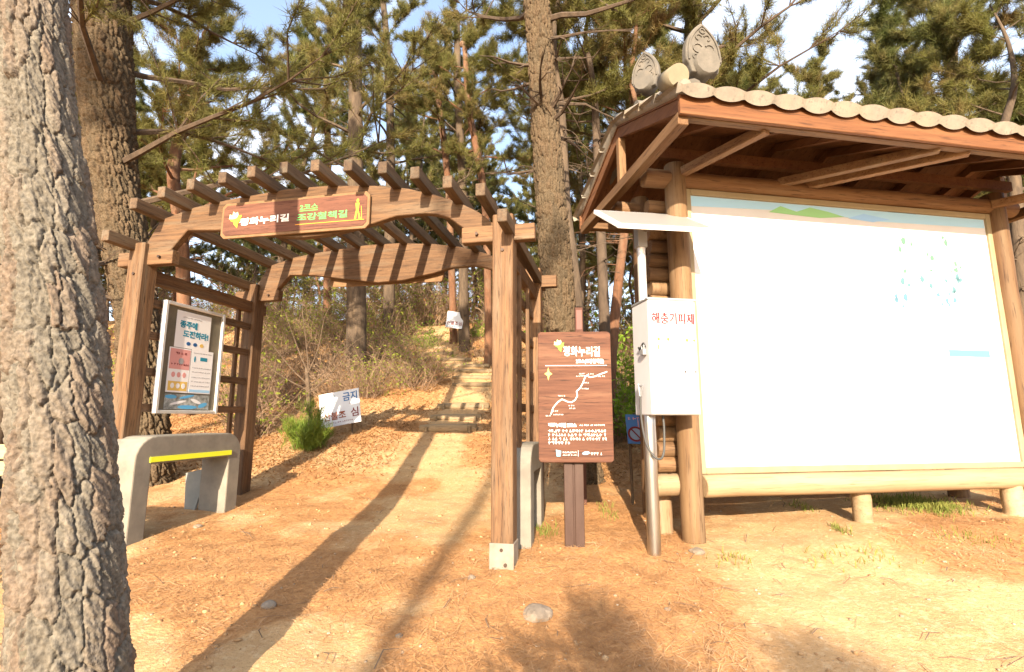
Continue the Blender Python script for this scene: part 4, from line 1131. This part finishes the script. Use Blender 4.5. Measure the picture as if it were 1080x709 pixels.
# ------------------------------------------------------------------ trees
def bark_trunk(name, P, rad, parent, m, res_a, res_z, plate=(.06, .14), depth=.016, crk=.16, seed=1):
    """trunk surface with real plates and fissures; P points (local) and radii from base to top"""
    P = np.array([tuple(p) for p in P], float); rad = np.array(rad, float)
    s = np.concatenate([[0], np.cumsum(np.linalg.norm(np.diff(P, axis=0), axis=1))])
    zz = np.arange(0, s[-1], res_z)
    from_ = lambda a: np.interp(zz, s, a)
    k = np.ones(max(3, int(.35 / res_z) | 1)); k /= k.sum()
    sm = lambda a: np.convolve(np.pad(a, len(k) // 2, mode='edge'), k, 'valid')
    cx, cy, cz, rr = sm(from_(P[:, 0])), sm(from_(P[:, 1])), from_(P[:, 2]), sm(from_(rad))
    r0 = rad[0]
    na = int(2 * math.pi * r0 / res_a)
    th = np.arange(na) * 2 * np.pi / na
    T, Z = np.meshgrid(th, zz)
    ncell = max(6, int(round(2 * math.pi * r0 / plate[0])))
    U = T / (2 * np.pi) * ncell
    Wv = Z / plate[1]
    cs, sn = np.cos(T) * r0, np.sin(T) * r0
    U = U + .75 * (fbm(cs * 9 + 5, Z * 5 + sn * 9, seed, 3) - .5) + .35 * (fbm(cs * 40, Z * 30 + sn * 40, seed + 9, 2) - .5)
    Wv = Wv + .9 * (fbm(cs * 8 - 3, Z * 6 + sn * 8 + 40, seed + 3, 3) - .5) + .3 * (fbm(cs * 44, Z * 33 + sn * 44 + 9, seed + 19, 2) - .5)
    iu, iw_ = np.floor(U).astype(int), np.floor(Wv).astype(int)
    f1 = np.full(U.shape, 9.); f2 = np.full(U.shape, 9.); cid = np.zeros(U.shape)
    def hh(a, b, s_):
        n = (a * 374761393 + b * 668265263 + s_ * 1013904223) & 0xffffffff
        n = ((n ^ (n >> 13)) * 1274126177) & 0xffffffff
        return ((n ^ (n >> 16)) & 0xffff) / 65535.0
    for du in (-1, 0, 1):
        for dw in (-1, 0, 1):
            a = iu + du; b = iw_ + dw; aw = a % ncell
            px = a + .15 + .7 * hh(aw, b, seed); py = b + .15 + .7 * hh(aw, b, seed + 1)
            d = np.hypot(U - px, (Wv - py))
            cl = hh(aw, b, seed + 2)
            new = d < f1
            f2 = np.where(new, f1, np.minimum(f2, d)); cid = np.where(new, cl, cid); f1 = np.where(new, d, f1)
    e = f2 - f1
    crack = np.clip(e / crk, 0, 1) ** .7
    fl = fbm(cs * 22 + 7, Z * 9 + sn * 22, seed + 30, 5)
    flake = np.floor(fl * 10) / 10
    D = depth * (crack - 1) + depth * .55 * (cid - .5) * crack + depth * 1.7 * (flake - .5) + depth * .7 * (fbm(cs * 90, Z * 80 + sn * 90, seed + 40, 2) - .5)
    lump = .012 * (fbm(np.cos(T) * 1.2 + 4, Z * 1.2 + np.sin(T) * 1.2, seed + 60, 2) - .5) * r0 / .2
    RR = rr[:, None] + D + lump
    v = np.stack([cx[:, None] + np.cos(T) * RR, cy[:, None] + np.sin(T) * RR, cz[:, None] + 0 * T], -1).reshape(-1, 3)
    nz = len(zz)
    ii = np.arange(nz * na).reshape(nz, na)
    i2 = np.roll(ii, -1, 1)
    f = np.stack([ii[:-1], i2[:-1], i2[1:], ii[1:]], -1).reshape(-1, 4)
    o = np_mesh(name, v, f, m, parent, smooth=True)
    pl = np.clip(cid * .75 + .35 * (fl - .3), 0, 1)
    attr(o, 'plate', pl)
    return o

def needles(tufts, dirs, per, L, wd, spread, rs):
    n = len(tufts)
    tufts = np.repeat(np.array(tufts), per, 0); dirs = np.repeat(np.array(dirs), per, 0)
    d = dirs + spread * rs.normal(size=dirs.shape)
    d[:, 2] += .12
    d /= np.linalg.norm(d, axis=1)[:, None]
    tufts = tufts - dirs * (rs.random(len(tufts)) * L * 1.6)[:, None] + rs.normal(size=dirs.shape) * L * .16
    l = L * (.7 + .6 * rs.random(len(d)))
    s_ = np.cross(d, rs.normal(size=d.shape)); s_ /= np.linalg.norm(s_, axis=1)[:, None] + 1e-9
    s_ *= wd / 2
    tip = tufts + d * l[:, None]
    v = np.stack([tufts - s_, tufts + s_, tip], 1).reshape(-1, 3)
    return v, np.arange(len(v)).reshape(-1, 3)

def pine_limbs(P, rad, seed, z0, n_limb, reach, dead=6, dead0=.3, tuft=5, bare=.3, az=None):
    """limbs, twigs (in one mesh with the trunk) and the positions of the needle tufts"""
    rs = np.random.default_rng(seed); r = random.Random(seed)
    mb = MB(); tufts = []; dirs = []
    Pz = [p[2] for p in P]; top = Pz[-1]
    pt = lambda z: Vector((np.interp(z, Pz, [p[0] for p in P]), np.interp(z, Pz, [p[1] for p in P]), z))
    ra = lambda z: float(np.interp(z, Pz, rad))
    for k in range(dead):
        z = top * dead0 + (z0 - top * dead0) * r.random() if z0 > top * dead0 else z0 * r.random()
        a = r.random() * 6.28; L = reach * r.uniform(.15, .5)
        p = pt(z); q = [p]; d = Vector((math.cos(a), math.sin(a), r.uniform(-.25, .35)))
        for j in range(4):
            d = (d + Vector((r.gauss(0, .22), r.gauss(0, .22), r.gauss(0, .18)))).normalized(); q.append(q[-1] + d * L / 4)
        mb.tube(q, [ra(z) * .17, ra(z) * .13, ra(z) * .09, ra(z) * .05, .004], 5, False)
        for j in range(4):
            s_ = q[1 + j % 3]; dd = (d + Vector((r.gauss(0, .8), r.gauss(0, .8), r.gauss(0, .5)))).normalized()
            mb.tube([s_, s_ + dd * L * .2, s_ + dd * L * .33 + Vector((0, 0, r.uniform(-.1, .1) * L))], [ra(z) * .06, ra(z) * .04, .003], 4, False)
    for k in range(n_limb):
        f_ = (k + r.random() * .8) / n_limb
        z = z0 + (top - z0) * f_ * .98
        a = (k * 2.4 + r.uniform(-.6, .6)) if az is None else az[k % len(az)] + r.uniform(-.3, .3)
        L = reach * (1.08 - .72 * f_) * r.uniform(.65, 1.15)
        rise = r.uniform(-.05, .35) + .55 * f_
        p = pt(z); q = [p]; d = Vector((math.cos(a), math.sin(a), rise)).normalized()
        N = 6
        for j in range(N):
            d = (d + Vector((r.gauss(0, .16), r.gauss(0, .16), r.gauss(.03, .12)))).normalized(); q.append(q[-1] + d * L / N)
        br = min(.05, max(.012, ra(z) * .32 * (1 - .3 * f_)))
        mb.tube(q, [br * (1 - .85 * j / N) for j in range(N + 1)], 5, False)
        for j in range(1, N + 1):
            if j / N < bare: continue
            for t in range(3):
                dd = ((q[j] - q[j - 1]).normalized() * r.uniform(.3, 1) + Vector((r.gauss(0, .7), r.gauss(0, .7), r.uniform(-.1, .6)))).normalized()
                l2 = L * r.uniform(.16, .34)
                e1 = q[j] + dd * l2 * .5; dd2 = (dd + Vector((r.gauss(0, .25), r.gauss(0, .25), .25))).normalized(); e2 = e1 + dd2 * l2 * .5
                mb.tube([q[j], e1, e2], [br * .28, br * .2, .004], 4, False)
                for i in range(tuft):
                    s_ = r.uniform(.25, 1)
                    b0 = q[j].lerp(e1, s_ * 2) if s_ < .5 else e1.lerp(e2, s_ * 2 - 1)
                    d3 = (dd2 + Vector((r.gauss(0, .6), r.gauss(0, .6), r.gauss(.25, .4)))).normalized()
                    c_ = b0 + d3 * r.uniform(.05, .22)
                    mb.tube([b0, c_], [.006, .003], 3, False)
                    tufts.append(tuple(c_)); dirs.append(tuple(d3))
    return mb, tufts, dirs, rs

def add_crown(parent, tufts, dirs, rs, m, per=58, L=.145, wd=.0085, spread=.85):
    v, f = needles(tufts, dirs, per, L, wd, spread, rs)
    return np_mesh('crown', v, f, m, parent)

def key_tree(label, px, Y, widths, top_z, m=bark_tube, detailed=None, crown=None, seed=1, group=None, crown_m=needle_a, cat='tree', lean_y=0.0, dead=7, name='pine_tree'):
    """a tree whose trunk follows the photo's pixels (base first)"""
    pts = [at(u, v, Y + lean_y * i) for i, (u, v) in enumerate(px)]
    gz = g(pts[0].x, pts[0].y)
    rads = []
    for (u, v), p, wpx in zip(px, pts, widths):
        dc = (p - EYE).dot(Vector((0, math.cos(PITCH), math.sin(PITCH)))); rads.append(wpx / F * dc / 2)
    base = Vector((pts[0].x, pts[0].y, gz))
    loc = [p - base for p in pts]
    if loc[0].z > .02: loc = [Vector((loc[0].x, loc[0].y, -.15))] + loc; rads = [rads[0] * 1.12] + rads
    else: loc[0].z = -.15
    d = (loc[-1] - loc[-2]); d = d / d.z
    d.x *= .5; d.y *= .5
    H = top_z
    n_ex = 4; last = loc[-1]; lr = rads[-1]
    rr = random.Random(seed)
    for i in range(1, n_ex + 1):
        z = last.z + (H - last.z) * i / n_ex
        if z > last.z: loc.append(Vector((last.x + d.x * (z - last.z) + rr.uniform(-.12, .12), last.y + d.y * (z - last.z) + rr.uniform(-.12, .12), z))); rads.append(lr * (1 - .88 * i / n_ex))
    t = empty(name, base); tag(t, label, cat, group)
    if detailed: bark_trunk('trunk', loc, rads, t, detailed[0], *detailed[1:], seed=seed)
    else:
        MB().tube(spl(loc, 4), np.interp(np.linspace(0, 1, (len(loc) - 1) * 4 + 1), np.linspace(0, 1, len(loc)), rads), 12).build('trunk', m, t, smooth=True)
    if crown:
        z0, nl, reach = crown[:3]
        kw_ = crown[3] if len(crown) > 3 else {}
        mb, tf, dr, rs = pine_limbs([tuple(q) for q in loc], rads, seed, z0, nl, reach, dead, **kw_)
        mb.build('limbs', m if not detailed else bark_dark, t)
        if tf: add_crown(t, tf, dr, rs, crown_m)
    return t

# the big foreground pine
key_tree('thick rough barked pine trunk filling the left foreground', [(79, 800), (73, 640), (67, 480), (56, 300), (42, 140), (33, 0), (26, -120)], 1.93, [111, 99, 91, 81, 68, 60, 56], 9.0,
         detailed=(bark_near, .0052, .0055, (.07, .2), .02, .14), crown=(5.2, 12, 2.2), seed=3, m=bark_tube, dead=0)
key_tree('grey pine trunk rising behind the notice case and left end of the gate', [(158, 526), (154, 440), (146, 340), (131, 250), (117, 170), (110, 60), (107, -40)], 6.6, [48, 42, 41, 43, 46, 51, 49], 11.0,
         detailed=(bark_mid, .009, .010, (.06, .20), .036, .34), crown=(3.5, 17, 3.2, {'az': [0.1, -.4, .5, 2.8, -1.2, .8], 'dead0': .2}), seed=12, dead=8)
key_tree('tall grey pine trunk behind the right end of the gate and the brown sign', [(620, 524), (606, 440), (592, 340), (582, 230), (575, 120), (566, 0), (560, -90)], 6.7, [40, 35, 34, 33, 30, 27, 25], 13.5,
         detailed=(bark_mid, .009, .010, (.055, .18), .03, .34), crown=(6.4, 18, 3.0, {'dead0': .3, 'bare': .5}), seed=23, dead=14)
key_tree('slender pine trunk seen through the gate left of centre', [(375, 394), (376, 330), (375, 230), (375, 120), (374, 0)], 12.5, [22, 21, 18, 15, 12], 12.0, crown=(5.0, 20, 3.2), seed=31, dead=12)
key_tree('thin dark pine trunk above the middle of the gate, right of the slender one', [(410, 345), (411, 260), (412, 150), (409, 60), (404, 0)], 17, [13, 12, 9, 7, 6], 13, crown=(6.2, 18, 3.0), seed=37, dead=10)
key_tree('slim pine holding the far white sheet at the top of the path', [(490, 366), (489, 320), (488, 200), (483, 100), (482, 20)], 15.3, [12, 11, 9, 8, 6], 11.5, m=bark_tube, crown=(5.5, 16, 2.6), seed=41, dead=10)
key_tree('reddish leaning young pine right of the slim one with the white sheet', [(515, 340), (512, 220), (503, 160), (494, 110), (490, 50)], 14, [8, 8, 7.5, 7, 5], 10, m=bark_red, crown=(6, 12, 2.2), seed=43, dead=8)
key_tree('thin reddish pine leaning left above the gate centre', [(478, 345), (473, 200), (463, 110), (457, 60)], 16, [8, 7, 6, 5], 11, m=bark_red, crown=(6, 14, 2.4), seed=47, dead=8)
key_tree('crooked red barked pine between the left gate end and the name board', [(196, 420), (192, 260), (183, 190), (188, 150), (205, 110), (212, 50)], 10.5, [14, 13, 12, 11, 9, 7], 9, m=bark_red, crown=(4.2, 15, 2.6), seed=53, dead=8)
key_tree('thin reddish pine left of the slender trunk behind the gate', [(345, 360), (345, 260), (346, 170), (344, 80)], 18, [9, 8, 7, 6], 12, m=bark_red, crown=(6, 15, 2.8), seed=59, dead=6)
key_tree('dark pine rising behind the roof ornament of the shelter', [(722, 440), (728, 200), (731, 60), (731, 0)], 10, [24, 21, 19, 17], 12, m=bark_dark, crown=(5.6, 20, 3.2), seed=61, dead=8)
key_tree('straight pine above the right part of the shelter roof', [(992, 420), (999, 220), (1004, 100), (1005, 20)], 14, [13, 12, 9, 7], 12.5, crown=(6.4, 18, 3.3), seed=67, dead=6)
key_tree('dark twin trunk between the tall grey pine and the white cabinet', [(640, 470), (639, 390), (636, 300), (633, 230), (628, 120)], 8.6, [15, 13, 11, 10, 8], 9.5, m=bark_dark, crown=(5.6, 14, 2.2), seed=71, dead=14)
key_tree('orange barked trunk leaning right of the dark twin trunk', [(641, 470), (644, 390), (652, 300), (660, 230), (668, 120)], 9.0, [14, 12, 10, 9, 8], 9.5, m=bark_red, crown=(5.8, 14, 2.4), seed=73, dead=12)
key_tree('pale pine trunk hugging the right side of the tall grey pine', [(616, 460), (608, 330), (602, 270), (596, 215), (592, 120)], 8.0, [18, 15, 14, 12, 9], 9, crown=(5.8, 10, 2.0), seed=79, dead=10)
key_tree('orange red trunk seen between the solar panel and the log wall', [(690, 460), (682, 330), (676, 260), (672, 200)], 10, [13, 12, 11, 10], 9, m=bark_red, crown=(5.2, 12, 2.2), seed=83, dead=12)
key_tree('pine trunk beyond the right edge post of the shelter', [(1084, 420), (1080, 330), (1074, 260), (1070, 190)], 9.5, [14, 13, 12, 11], 9, crown=(4.6, 16, 2.6), seed=89, dead=10)
key_tree('thin tree in the left gap beside the big trunk', [(-6, 480), (2, 380), (5, 300), (20, 200)], 8.5, [18, 16, 14, 12], 9, crown=(4, 14, 2.6), seed=97, dead=8)

# background forest: four pines, copied
protos = []
for i, (hh_, r0, z0, nl, reach, m, cm) in enumerate(((11.5, .14, 4.0, 28, 2.7, bark_tube, needle_a), (13, .16, 5.2, 26, 3.0, bark_tube, needle_b), (10, .10, 3.6, 24, 2.2, bark_red, needle_a), (12, .13, 2.6, 34, 2.7, bark_dark, needle_b))):
    t = empty('pine_tree', (0, 0, 0))
    rr = random.Random(200 + i)
    P = [Vector((0, 0, -.3))]
    for k in range(1, 9): P.append(Vector((P[-1].x + rr.gauss(0, .14), P[-1].y + rr.gauss(0, .14), hh_ * k / 8)))
    rad = [r0 * 1.15] + [r0 * (1 - .9 * (k / 8) ** 1.2) for k in range(1, 9)]
    tr = MB().tube(spl(P, 3), np.interp(np.linspace(0, 1, 25), np.linspace(0, 1, 9), rad), 9).build('trunk', m, t, smooth=True)
    mb, tf, dr, rs = pine_limbs([tuple(q) for q in P], rad, 300 + i, z0, nl, reach, 26, dead0=.12)
    lb = mb.build('limbs', m, t)
    cr_ = add_crown(t, tf, dr, rs, cm, per=56, L=.17, wd=.0115)
    register(t, tr, lb, cr_)
    protos.append(t)
kinds = ['tall olive green pine among the forest trees behind the gate', 'broad dark green pine among the forest trees behind the gate', 'small red stemmed pine among the forest trees behind the gate', 'dark stemmed low branched pine in the forest behind the gate']
kinds_r = ['tall olive green pine in the wood behind the map shelter', 'broad dark green pine in the wood behind the map shelter', 'small red stemmed pine in the wood behind the map shelter', 'dark stemmed low branched pine in the wood behind the shelter']
used = [False] * 4
rt = random.Random(77)
spots = []
tries = 0
while len(spots) < 185 and tries < 8000:
    tries += 1
    Y = 11 * (62 / 11) ** (rt.random() ** .8)
    u = rt.uniform(-160, 1240)
    x = (u - 540) / F * Y
    if Y < 22 and 300 < u < 560: continue
    if Y < 13 and abs(u - 640) < 90: continue
    if Y < 16 and 555 < u < 700 and rt.random() < .6: continue
    
    if Y < 32 and 210 < u < 285: continue
    if Y < 19 and 850 < u < 975: continue
    if any(math.hypot(x - a, Y - b) < 1.2 + .022 * Y for a, b in spots): continue
    spots.append((x, Y))
for (x, Y) in spots:
    k = rt.randrange(4)
    if used[k]: o = copy_tree(protos[k])
    else: o = protos[k]; used[k] = True
    o.location = (x, Y, g(x, Y)); o.rotation_euler = (rt.gauss(0, .03), rt.gauss(0, .03), rt.random() * 6.28)
    s_ = rt.uniform(.75, 1.15); o.scale = (s_, s_, s_)
    right = x / Y > .33
    tag(o, (kinds_r if right else kinds)[k], 'tree', 'pines in the wood behind the map shelter' if right else 'pines of the forest behind the gate')
for k in range(4):
    if not used[k]: protos[k].location = (-8 + 3 * k, 30, g(-8 + 3 * k, 30)); tag(protos[k], kinds[k], 'tree', 'pines of the forest behind the gate')

# pines standing behind the viewpoint: they shade the ground as in the photo
back = empty('pine_tree', (0, 0, 0))
P = [Vector((.05 * math.sin(k * 1.7), .05 * math.cos(k * 2.1), -.3 + 15.3 * k / 8)) for k in range(9)]
rad = [.19 * (1 - .88 * (k / 8) ** 1.3) for k in range(9)]
tr = MB().tube(spl(P, 3), np.interp(np.linspace(0, 1, 25), np.linspace(0, 1, 9), rad), 10).build('trunk', bark_tube, back, smooth=True)
mb, tf, dr, rs = pine_limbs([tuple(q) for q in P], rad, 555, 11.2, 16, 1.9, 5, dead0=.6)
lb = mb.build('limbs', bark_tube, back)
cr_ = add_crown(back, tf, dr, rs, needle_a, per=18, L=.17, wd=.013)
register(back, tr, lb, cr_)
for i, (x, Y, s_, rz) in enumerate(((-2.4, -14, .65, 0), (-7.5, -9, 1.0, 3))):
    o = copy_tree(back) if i else back
    o.location = (x, Y, g(x, Y)); o.rotation_euler = (0, 0, rz); o.scale = (s_, s_, max(s_, .95))
    tag(o, 'tall pine standing behind the viewpoint and shading the sand', 'tree', 'pines behind the viewpoint')

# ------------------------------------------------------------------ bushes
def bush_mesh(seed, n, h, spread, leaf_n, leaf_s, lm, tw=.006):
    r = random.Random(seed); rs = np.random.default_rng(seed)
    mb = MB(); lp = []
    for i in range(n):
        a = r.random() * 6.28; b = Vector((math.cos(a), math.sin(a), 0)) * r.random() * spread * .4
        d = Vector((math.cos(a) * r.uniform(.1, .9), math.sin(a) * r.uniform(.1, .9), 1)).normalized()
        L = h * r.uniform(.45, 1.1); q = [b]
        for j in range(5):
            d = (d + Vector((r.gauss(0, .2), r.gauss(0, .2), r.gauss(-.06, .12)))).normalized(); q.append(q[-1] + d * L / 5)
        t = tw * r.uniform(.6, 1.5)
        mb.tube(q, [t, t * .85, t * .7, t * .55, t * .4, t * .25], 3, False)
        for j in range(1, 6):
            for k in range(2):
                dd = (d + Vector((r.gauss(0, .8), r.gauss(0, .8), r.gauss(.1, .5)))).normalized(); l2 = L * r.uniform(.1, .32)
                m_ = q[j] + dd * l2 * .5; e_ = m_ + (dd + Vector((r.gauss(0, .4), r.gauss(0, .4), r.gauss(0, .3)))).normalized() * l2 * .5
                mb.tube([q[j], m_, e_], [t * .45, t * .32, t * .15], 3, False)
                lp += [m_, e_]
    lv = None
    if leaf_n:
        idx = rs.integers(0, len(lp), leaf_n)
        c = np.array([tuple(lp[i]) for i in idx]) + rs.normal(size=(leaf_n, 3)) * .03
        d = rs.normal(size=(leaf_n, 3)); d /= np.linalg.norm(d, axis=1)[:, None]
        s_ = np.cross(d, rs.normal(size=d.shape)); s_ /= np.linalg.norm(s_, axis=1)[:, None]
        l = leaf_s * (.5 + rs.random(leaf_n))
        v = np.stack([c - d * l[:, None], c + s_ * l[:, None] * .45, c + d * l[:, None], c - s_ * l[:, None] * .45], 1).reshape(-1, 3)
        lv = (v, np.arange(len(v)).reshape(-1, 4))
    return mb, lv
bush_p = []
for i, (n, h, sp, ln, ls, lm) in enumerate(((46, 1.25, .8, 260, .03, bud_m), (60, 1.0, 1.0, 120, .03, bud_brown), (40, 1.6, .7, 620, .032, bud_m), (50, .75, 1.1, 60, .03, bud_brown), (42, 1.5, .8, 1500, .04, leaf_green))):
    t = empty('dry_shrub' if i < 4 else 'leafy_shrub', (0, 0, 0))
    mb, lv = bush_mesh(400 + i, n, h, sp, ln, ls, lm)
    b1 = mb.build('twigs', twig_m, t)
    b2 = np_mesh('leaves', lv[0], lv[1], lm, t)
    register(t, b1, b2); bush_p.append(t)
blab = ['bare shrub with yellowish buds on the slope behind the gate', 'dense dry brown shrub on the slope behind the gate', 'tall shrub with fresh yellow green leaves on the slope behind the gate', 'low tangled dry shrub on the slope behind the gate', 'bright green leafy shrub in the wood behind the brown sign']
bgrp = ['budding shrubs on the slope', 'dry brown shrubs on the slope', 'tall shrubs on the slope', 'low dry shrubs on the slope', 'green leafy shrubs in the wood']
bused = [False] * 5
def put_bush(k, x, Y, s_):
    o = copy_tree(bush_p[k]) if bused[k] else bush_p[k]
    bused[k] = True
    o.location = (x, Y, g(x, Y) - .03); o.rotation_euler = (rb.gauss(0, .1), rb.gauss(0, .1), rb.random() * 6.28); o.scale = (s_, s_, s_ * rb.uniform(.8, 1.1))
    tag(o, blab[k], 'shrub', bgrp[k])
rb = random.Random(5)
for i in range(50):        # slope left of the path
    Y = rb.uniform(10.9, 16.5); u = rb.uniform(265, 450)
    if Y < 12 and u > 400: continue
    put_bush(rb.choice((0, 1, 1, 2, 3)), (u - 540) / F * Y, Y, rb.uniform(.7, 1.25))
for i in range(40):        # far line along the ridge
    Y = rb.uniform(16, 22); u = rb.uniform(200, 700)
    if 440 < u < 520 and Y < 19: continue
    put_bush(rb.choice((0, 1, 2, 2)), (u - 540) / F * Y, Y, rb.uniform(.9, 1.5))
for i in range(26):        # far left, behind the lattice
    Y = rb.uniform(8.5, 15); u = rb.uniform(-40, 290)
    put_bush(rb.choice((0, 1, 2, 3)), (u - 540) / F * Y, Y, rb.uniform(.8, 1.3))
for i in range(30):        # right, behind the sign and the shelter
    Y = rb.uniform(7.6, 13); u = rb.uniform(575, 1130)
    put_bush(rb.choice((0, 1, 2, 3)), (u - 540) / F * Y, Y, rb.uniform(.7, 1.2))
for i in range(46):        # tall thicket closing the view between the far trunks
    Y = rb.uniform(19, 30); u = rb.uniform(150, 760)
    put_bush(rb.choice((0, 1, 1, 2, 2)), (u - 540) / F * Y, Y, rb.uniform(1.7, 2.6))
for i in range(14):        # along the right side of the upper path
    Y = rb.uniform(13.5, 18); u = rb.uniform(508, 560)
    put_bush(rb.choice((1, 3, 3)), (u - 540) / F * Y, Y, rb.uniform(.5, .9))
for (u, Y, s_) in ((640, 9.2, 1.15), (672, 9.6, 1.2), (655, 11, 1.4), (690, 10.5, 1.2), (625, 10.4, 1.2), (1074, 9, 1.0), (505, 16.5, .6), (452, 15.5, .6)):
    put_bush(4, (u - 540) / F * Y, Y, s_)
# dark stump-like stem beside the banner
p0 = ground_hit(326, 452)
e = empty('bare_sapling', p0); tag(e, 'bare forked sapling with pale branches behind the small green pine', 'sapling')
mb = MB()
rs_ = random.Random(9)
mb.tube(spl([(0, 0, -.1), (-.04, .02, .45), (-.08, .0, .85), (-.14, .05, 1.1)], 4), [.06, .058, .055, .053, .05, .048, .045, .042, .04, .036, .032, .028, .024], 8)
for (dx_, dz_, st_) in ((-.9, .9, .8), (-.55, 1.2, 1.0), (.75, .8, .75), (.35, 1.3, 1.0), (1.0, 1.1, .6), (-1.1, .6, .7), (-.2, 1.3, 1.05)):
    q = [(-.08, 0, st_), (-.08 + dx_ * .4, .05, st_ + dz_ * .35), (-.08 + dx_ * .75, -.05, st_ + dz_ * .8), (-.08 + dx_, .05, st_ + dz_)]
    mb.tube(spl(q, 3), np.linspace(.014, .003, 10), 5)
mb.build('stems', mat('sapling_bark', (.13, .09, .058), (.07, .048, .03), (8, 8, 8), .9), e)

# small green pine
def young_pine(name, c, h, wd, label, m, n=900, loose=.35):
    t = empty(name, c); tag(t, label, 'young pine')
    rs = np.random.default_rng(int(h * 1000)); r = random.Random(3)
    mb = MB(); mb.tube([(0, 0, -.05), (0, 0, h * .95)], [.02 * h + .008, .004], 6); tf = []; dr = []
    if loose > .4:
        lead = [(Vector((0, 0, 1)), h)]
        for k in range(15):
            a = k * 2.4 + r.uniform(-.4, .4); e_ = r.uniform(.25, 1.15)
            lead.append((Vector((math.cos(a) * e_, math.sin(a) * e_, 1)).normalized(), h * r.uniform(.55, .98) * (1 - .22 * e_)))
        for d, L in lead:
            q = [Vector((0, 0, .02)), d * L * .5 + Vector((0, 0, -.03)), d * L]
            mb.tube(q, [.012, .008, .004], 4, False)
            for i in range(n // 16):
                s_ = .22 + .78 * r.random() ** .8
                p = d * L * s_ + Vector((r.gauss(0, .05), r.gauss(0, .05), r.gauss(0, .03)))
                tf.append(tuple(p)); dr.append(tuple((d + Vector((r.gauss(0, .45), r.gauss(0, .45), .3))).normalized()))
    else:
      for i in range(n):
          f_ = 1 - (1 - r.random()) ** .8
          z = h * (.08 + .92 * f_); rad = wd / 2 * (math.sin(min(1, (1 - f_) * 1.5 + .12) * math.pi / 2)) * (.3 + .7 * r.random()) * (1 + .35 * math.sin(i * .37)) * (1 + loose * (r.random() - .6))
          a = r.random() * 6.28
          p = (math.cos(a) * rad, math.sin(a) * rad, z)
          tf.append(p); dd = Vector((math.cos(a), math.sin(a), .9)).normalized(); dr.append(tuple(dd))
          if i % 9 == 0: mb.tube([(0, 0, max(0, z - rad * .7)), p], [.006, .003], 3, False)
    mb.build('stem', bark_tube, t)
    add_crown(t, tf, dr, rs, m, per=16, L=.10 * (.6 + h * .5), wd=.006 + .003 * h, spread=.35)
    return t
c = ground_hit(324, 474)
young_pine('young_pine', c, .78, .72, 'small bright green pine bush on the slope left of the path', needle_g, 640, .5)
# unseen young pine added behind the viewpoint to shade the middle foreground
young_pine('young_pine', (.0, -1.5, g(.0, -1.5)), 2.3, 2.0, 'unseen young pine added close behind the viewpoint to cast shade', needle_g, 750)
young_pine('young_pine', (.5, -7, g(.5, -7)), 4.4, 1.9, 'taller unseen young pine added well behind the viewpoint to cast shade', needle_g, 2200)  # also unseen, added for the soft shade right of the middle
print('objects', len(SC.objects))
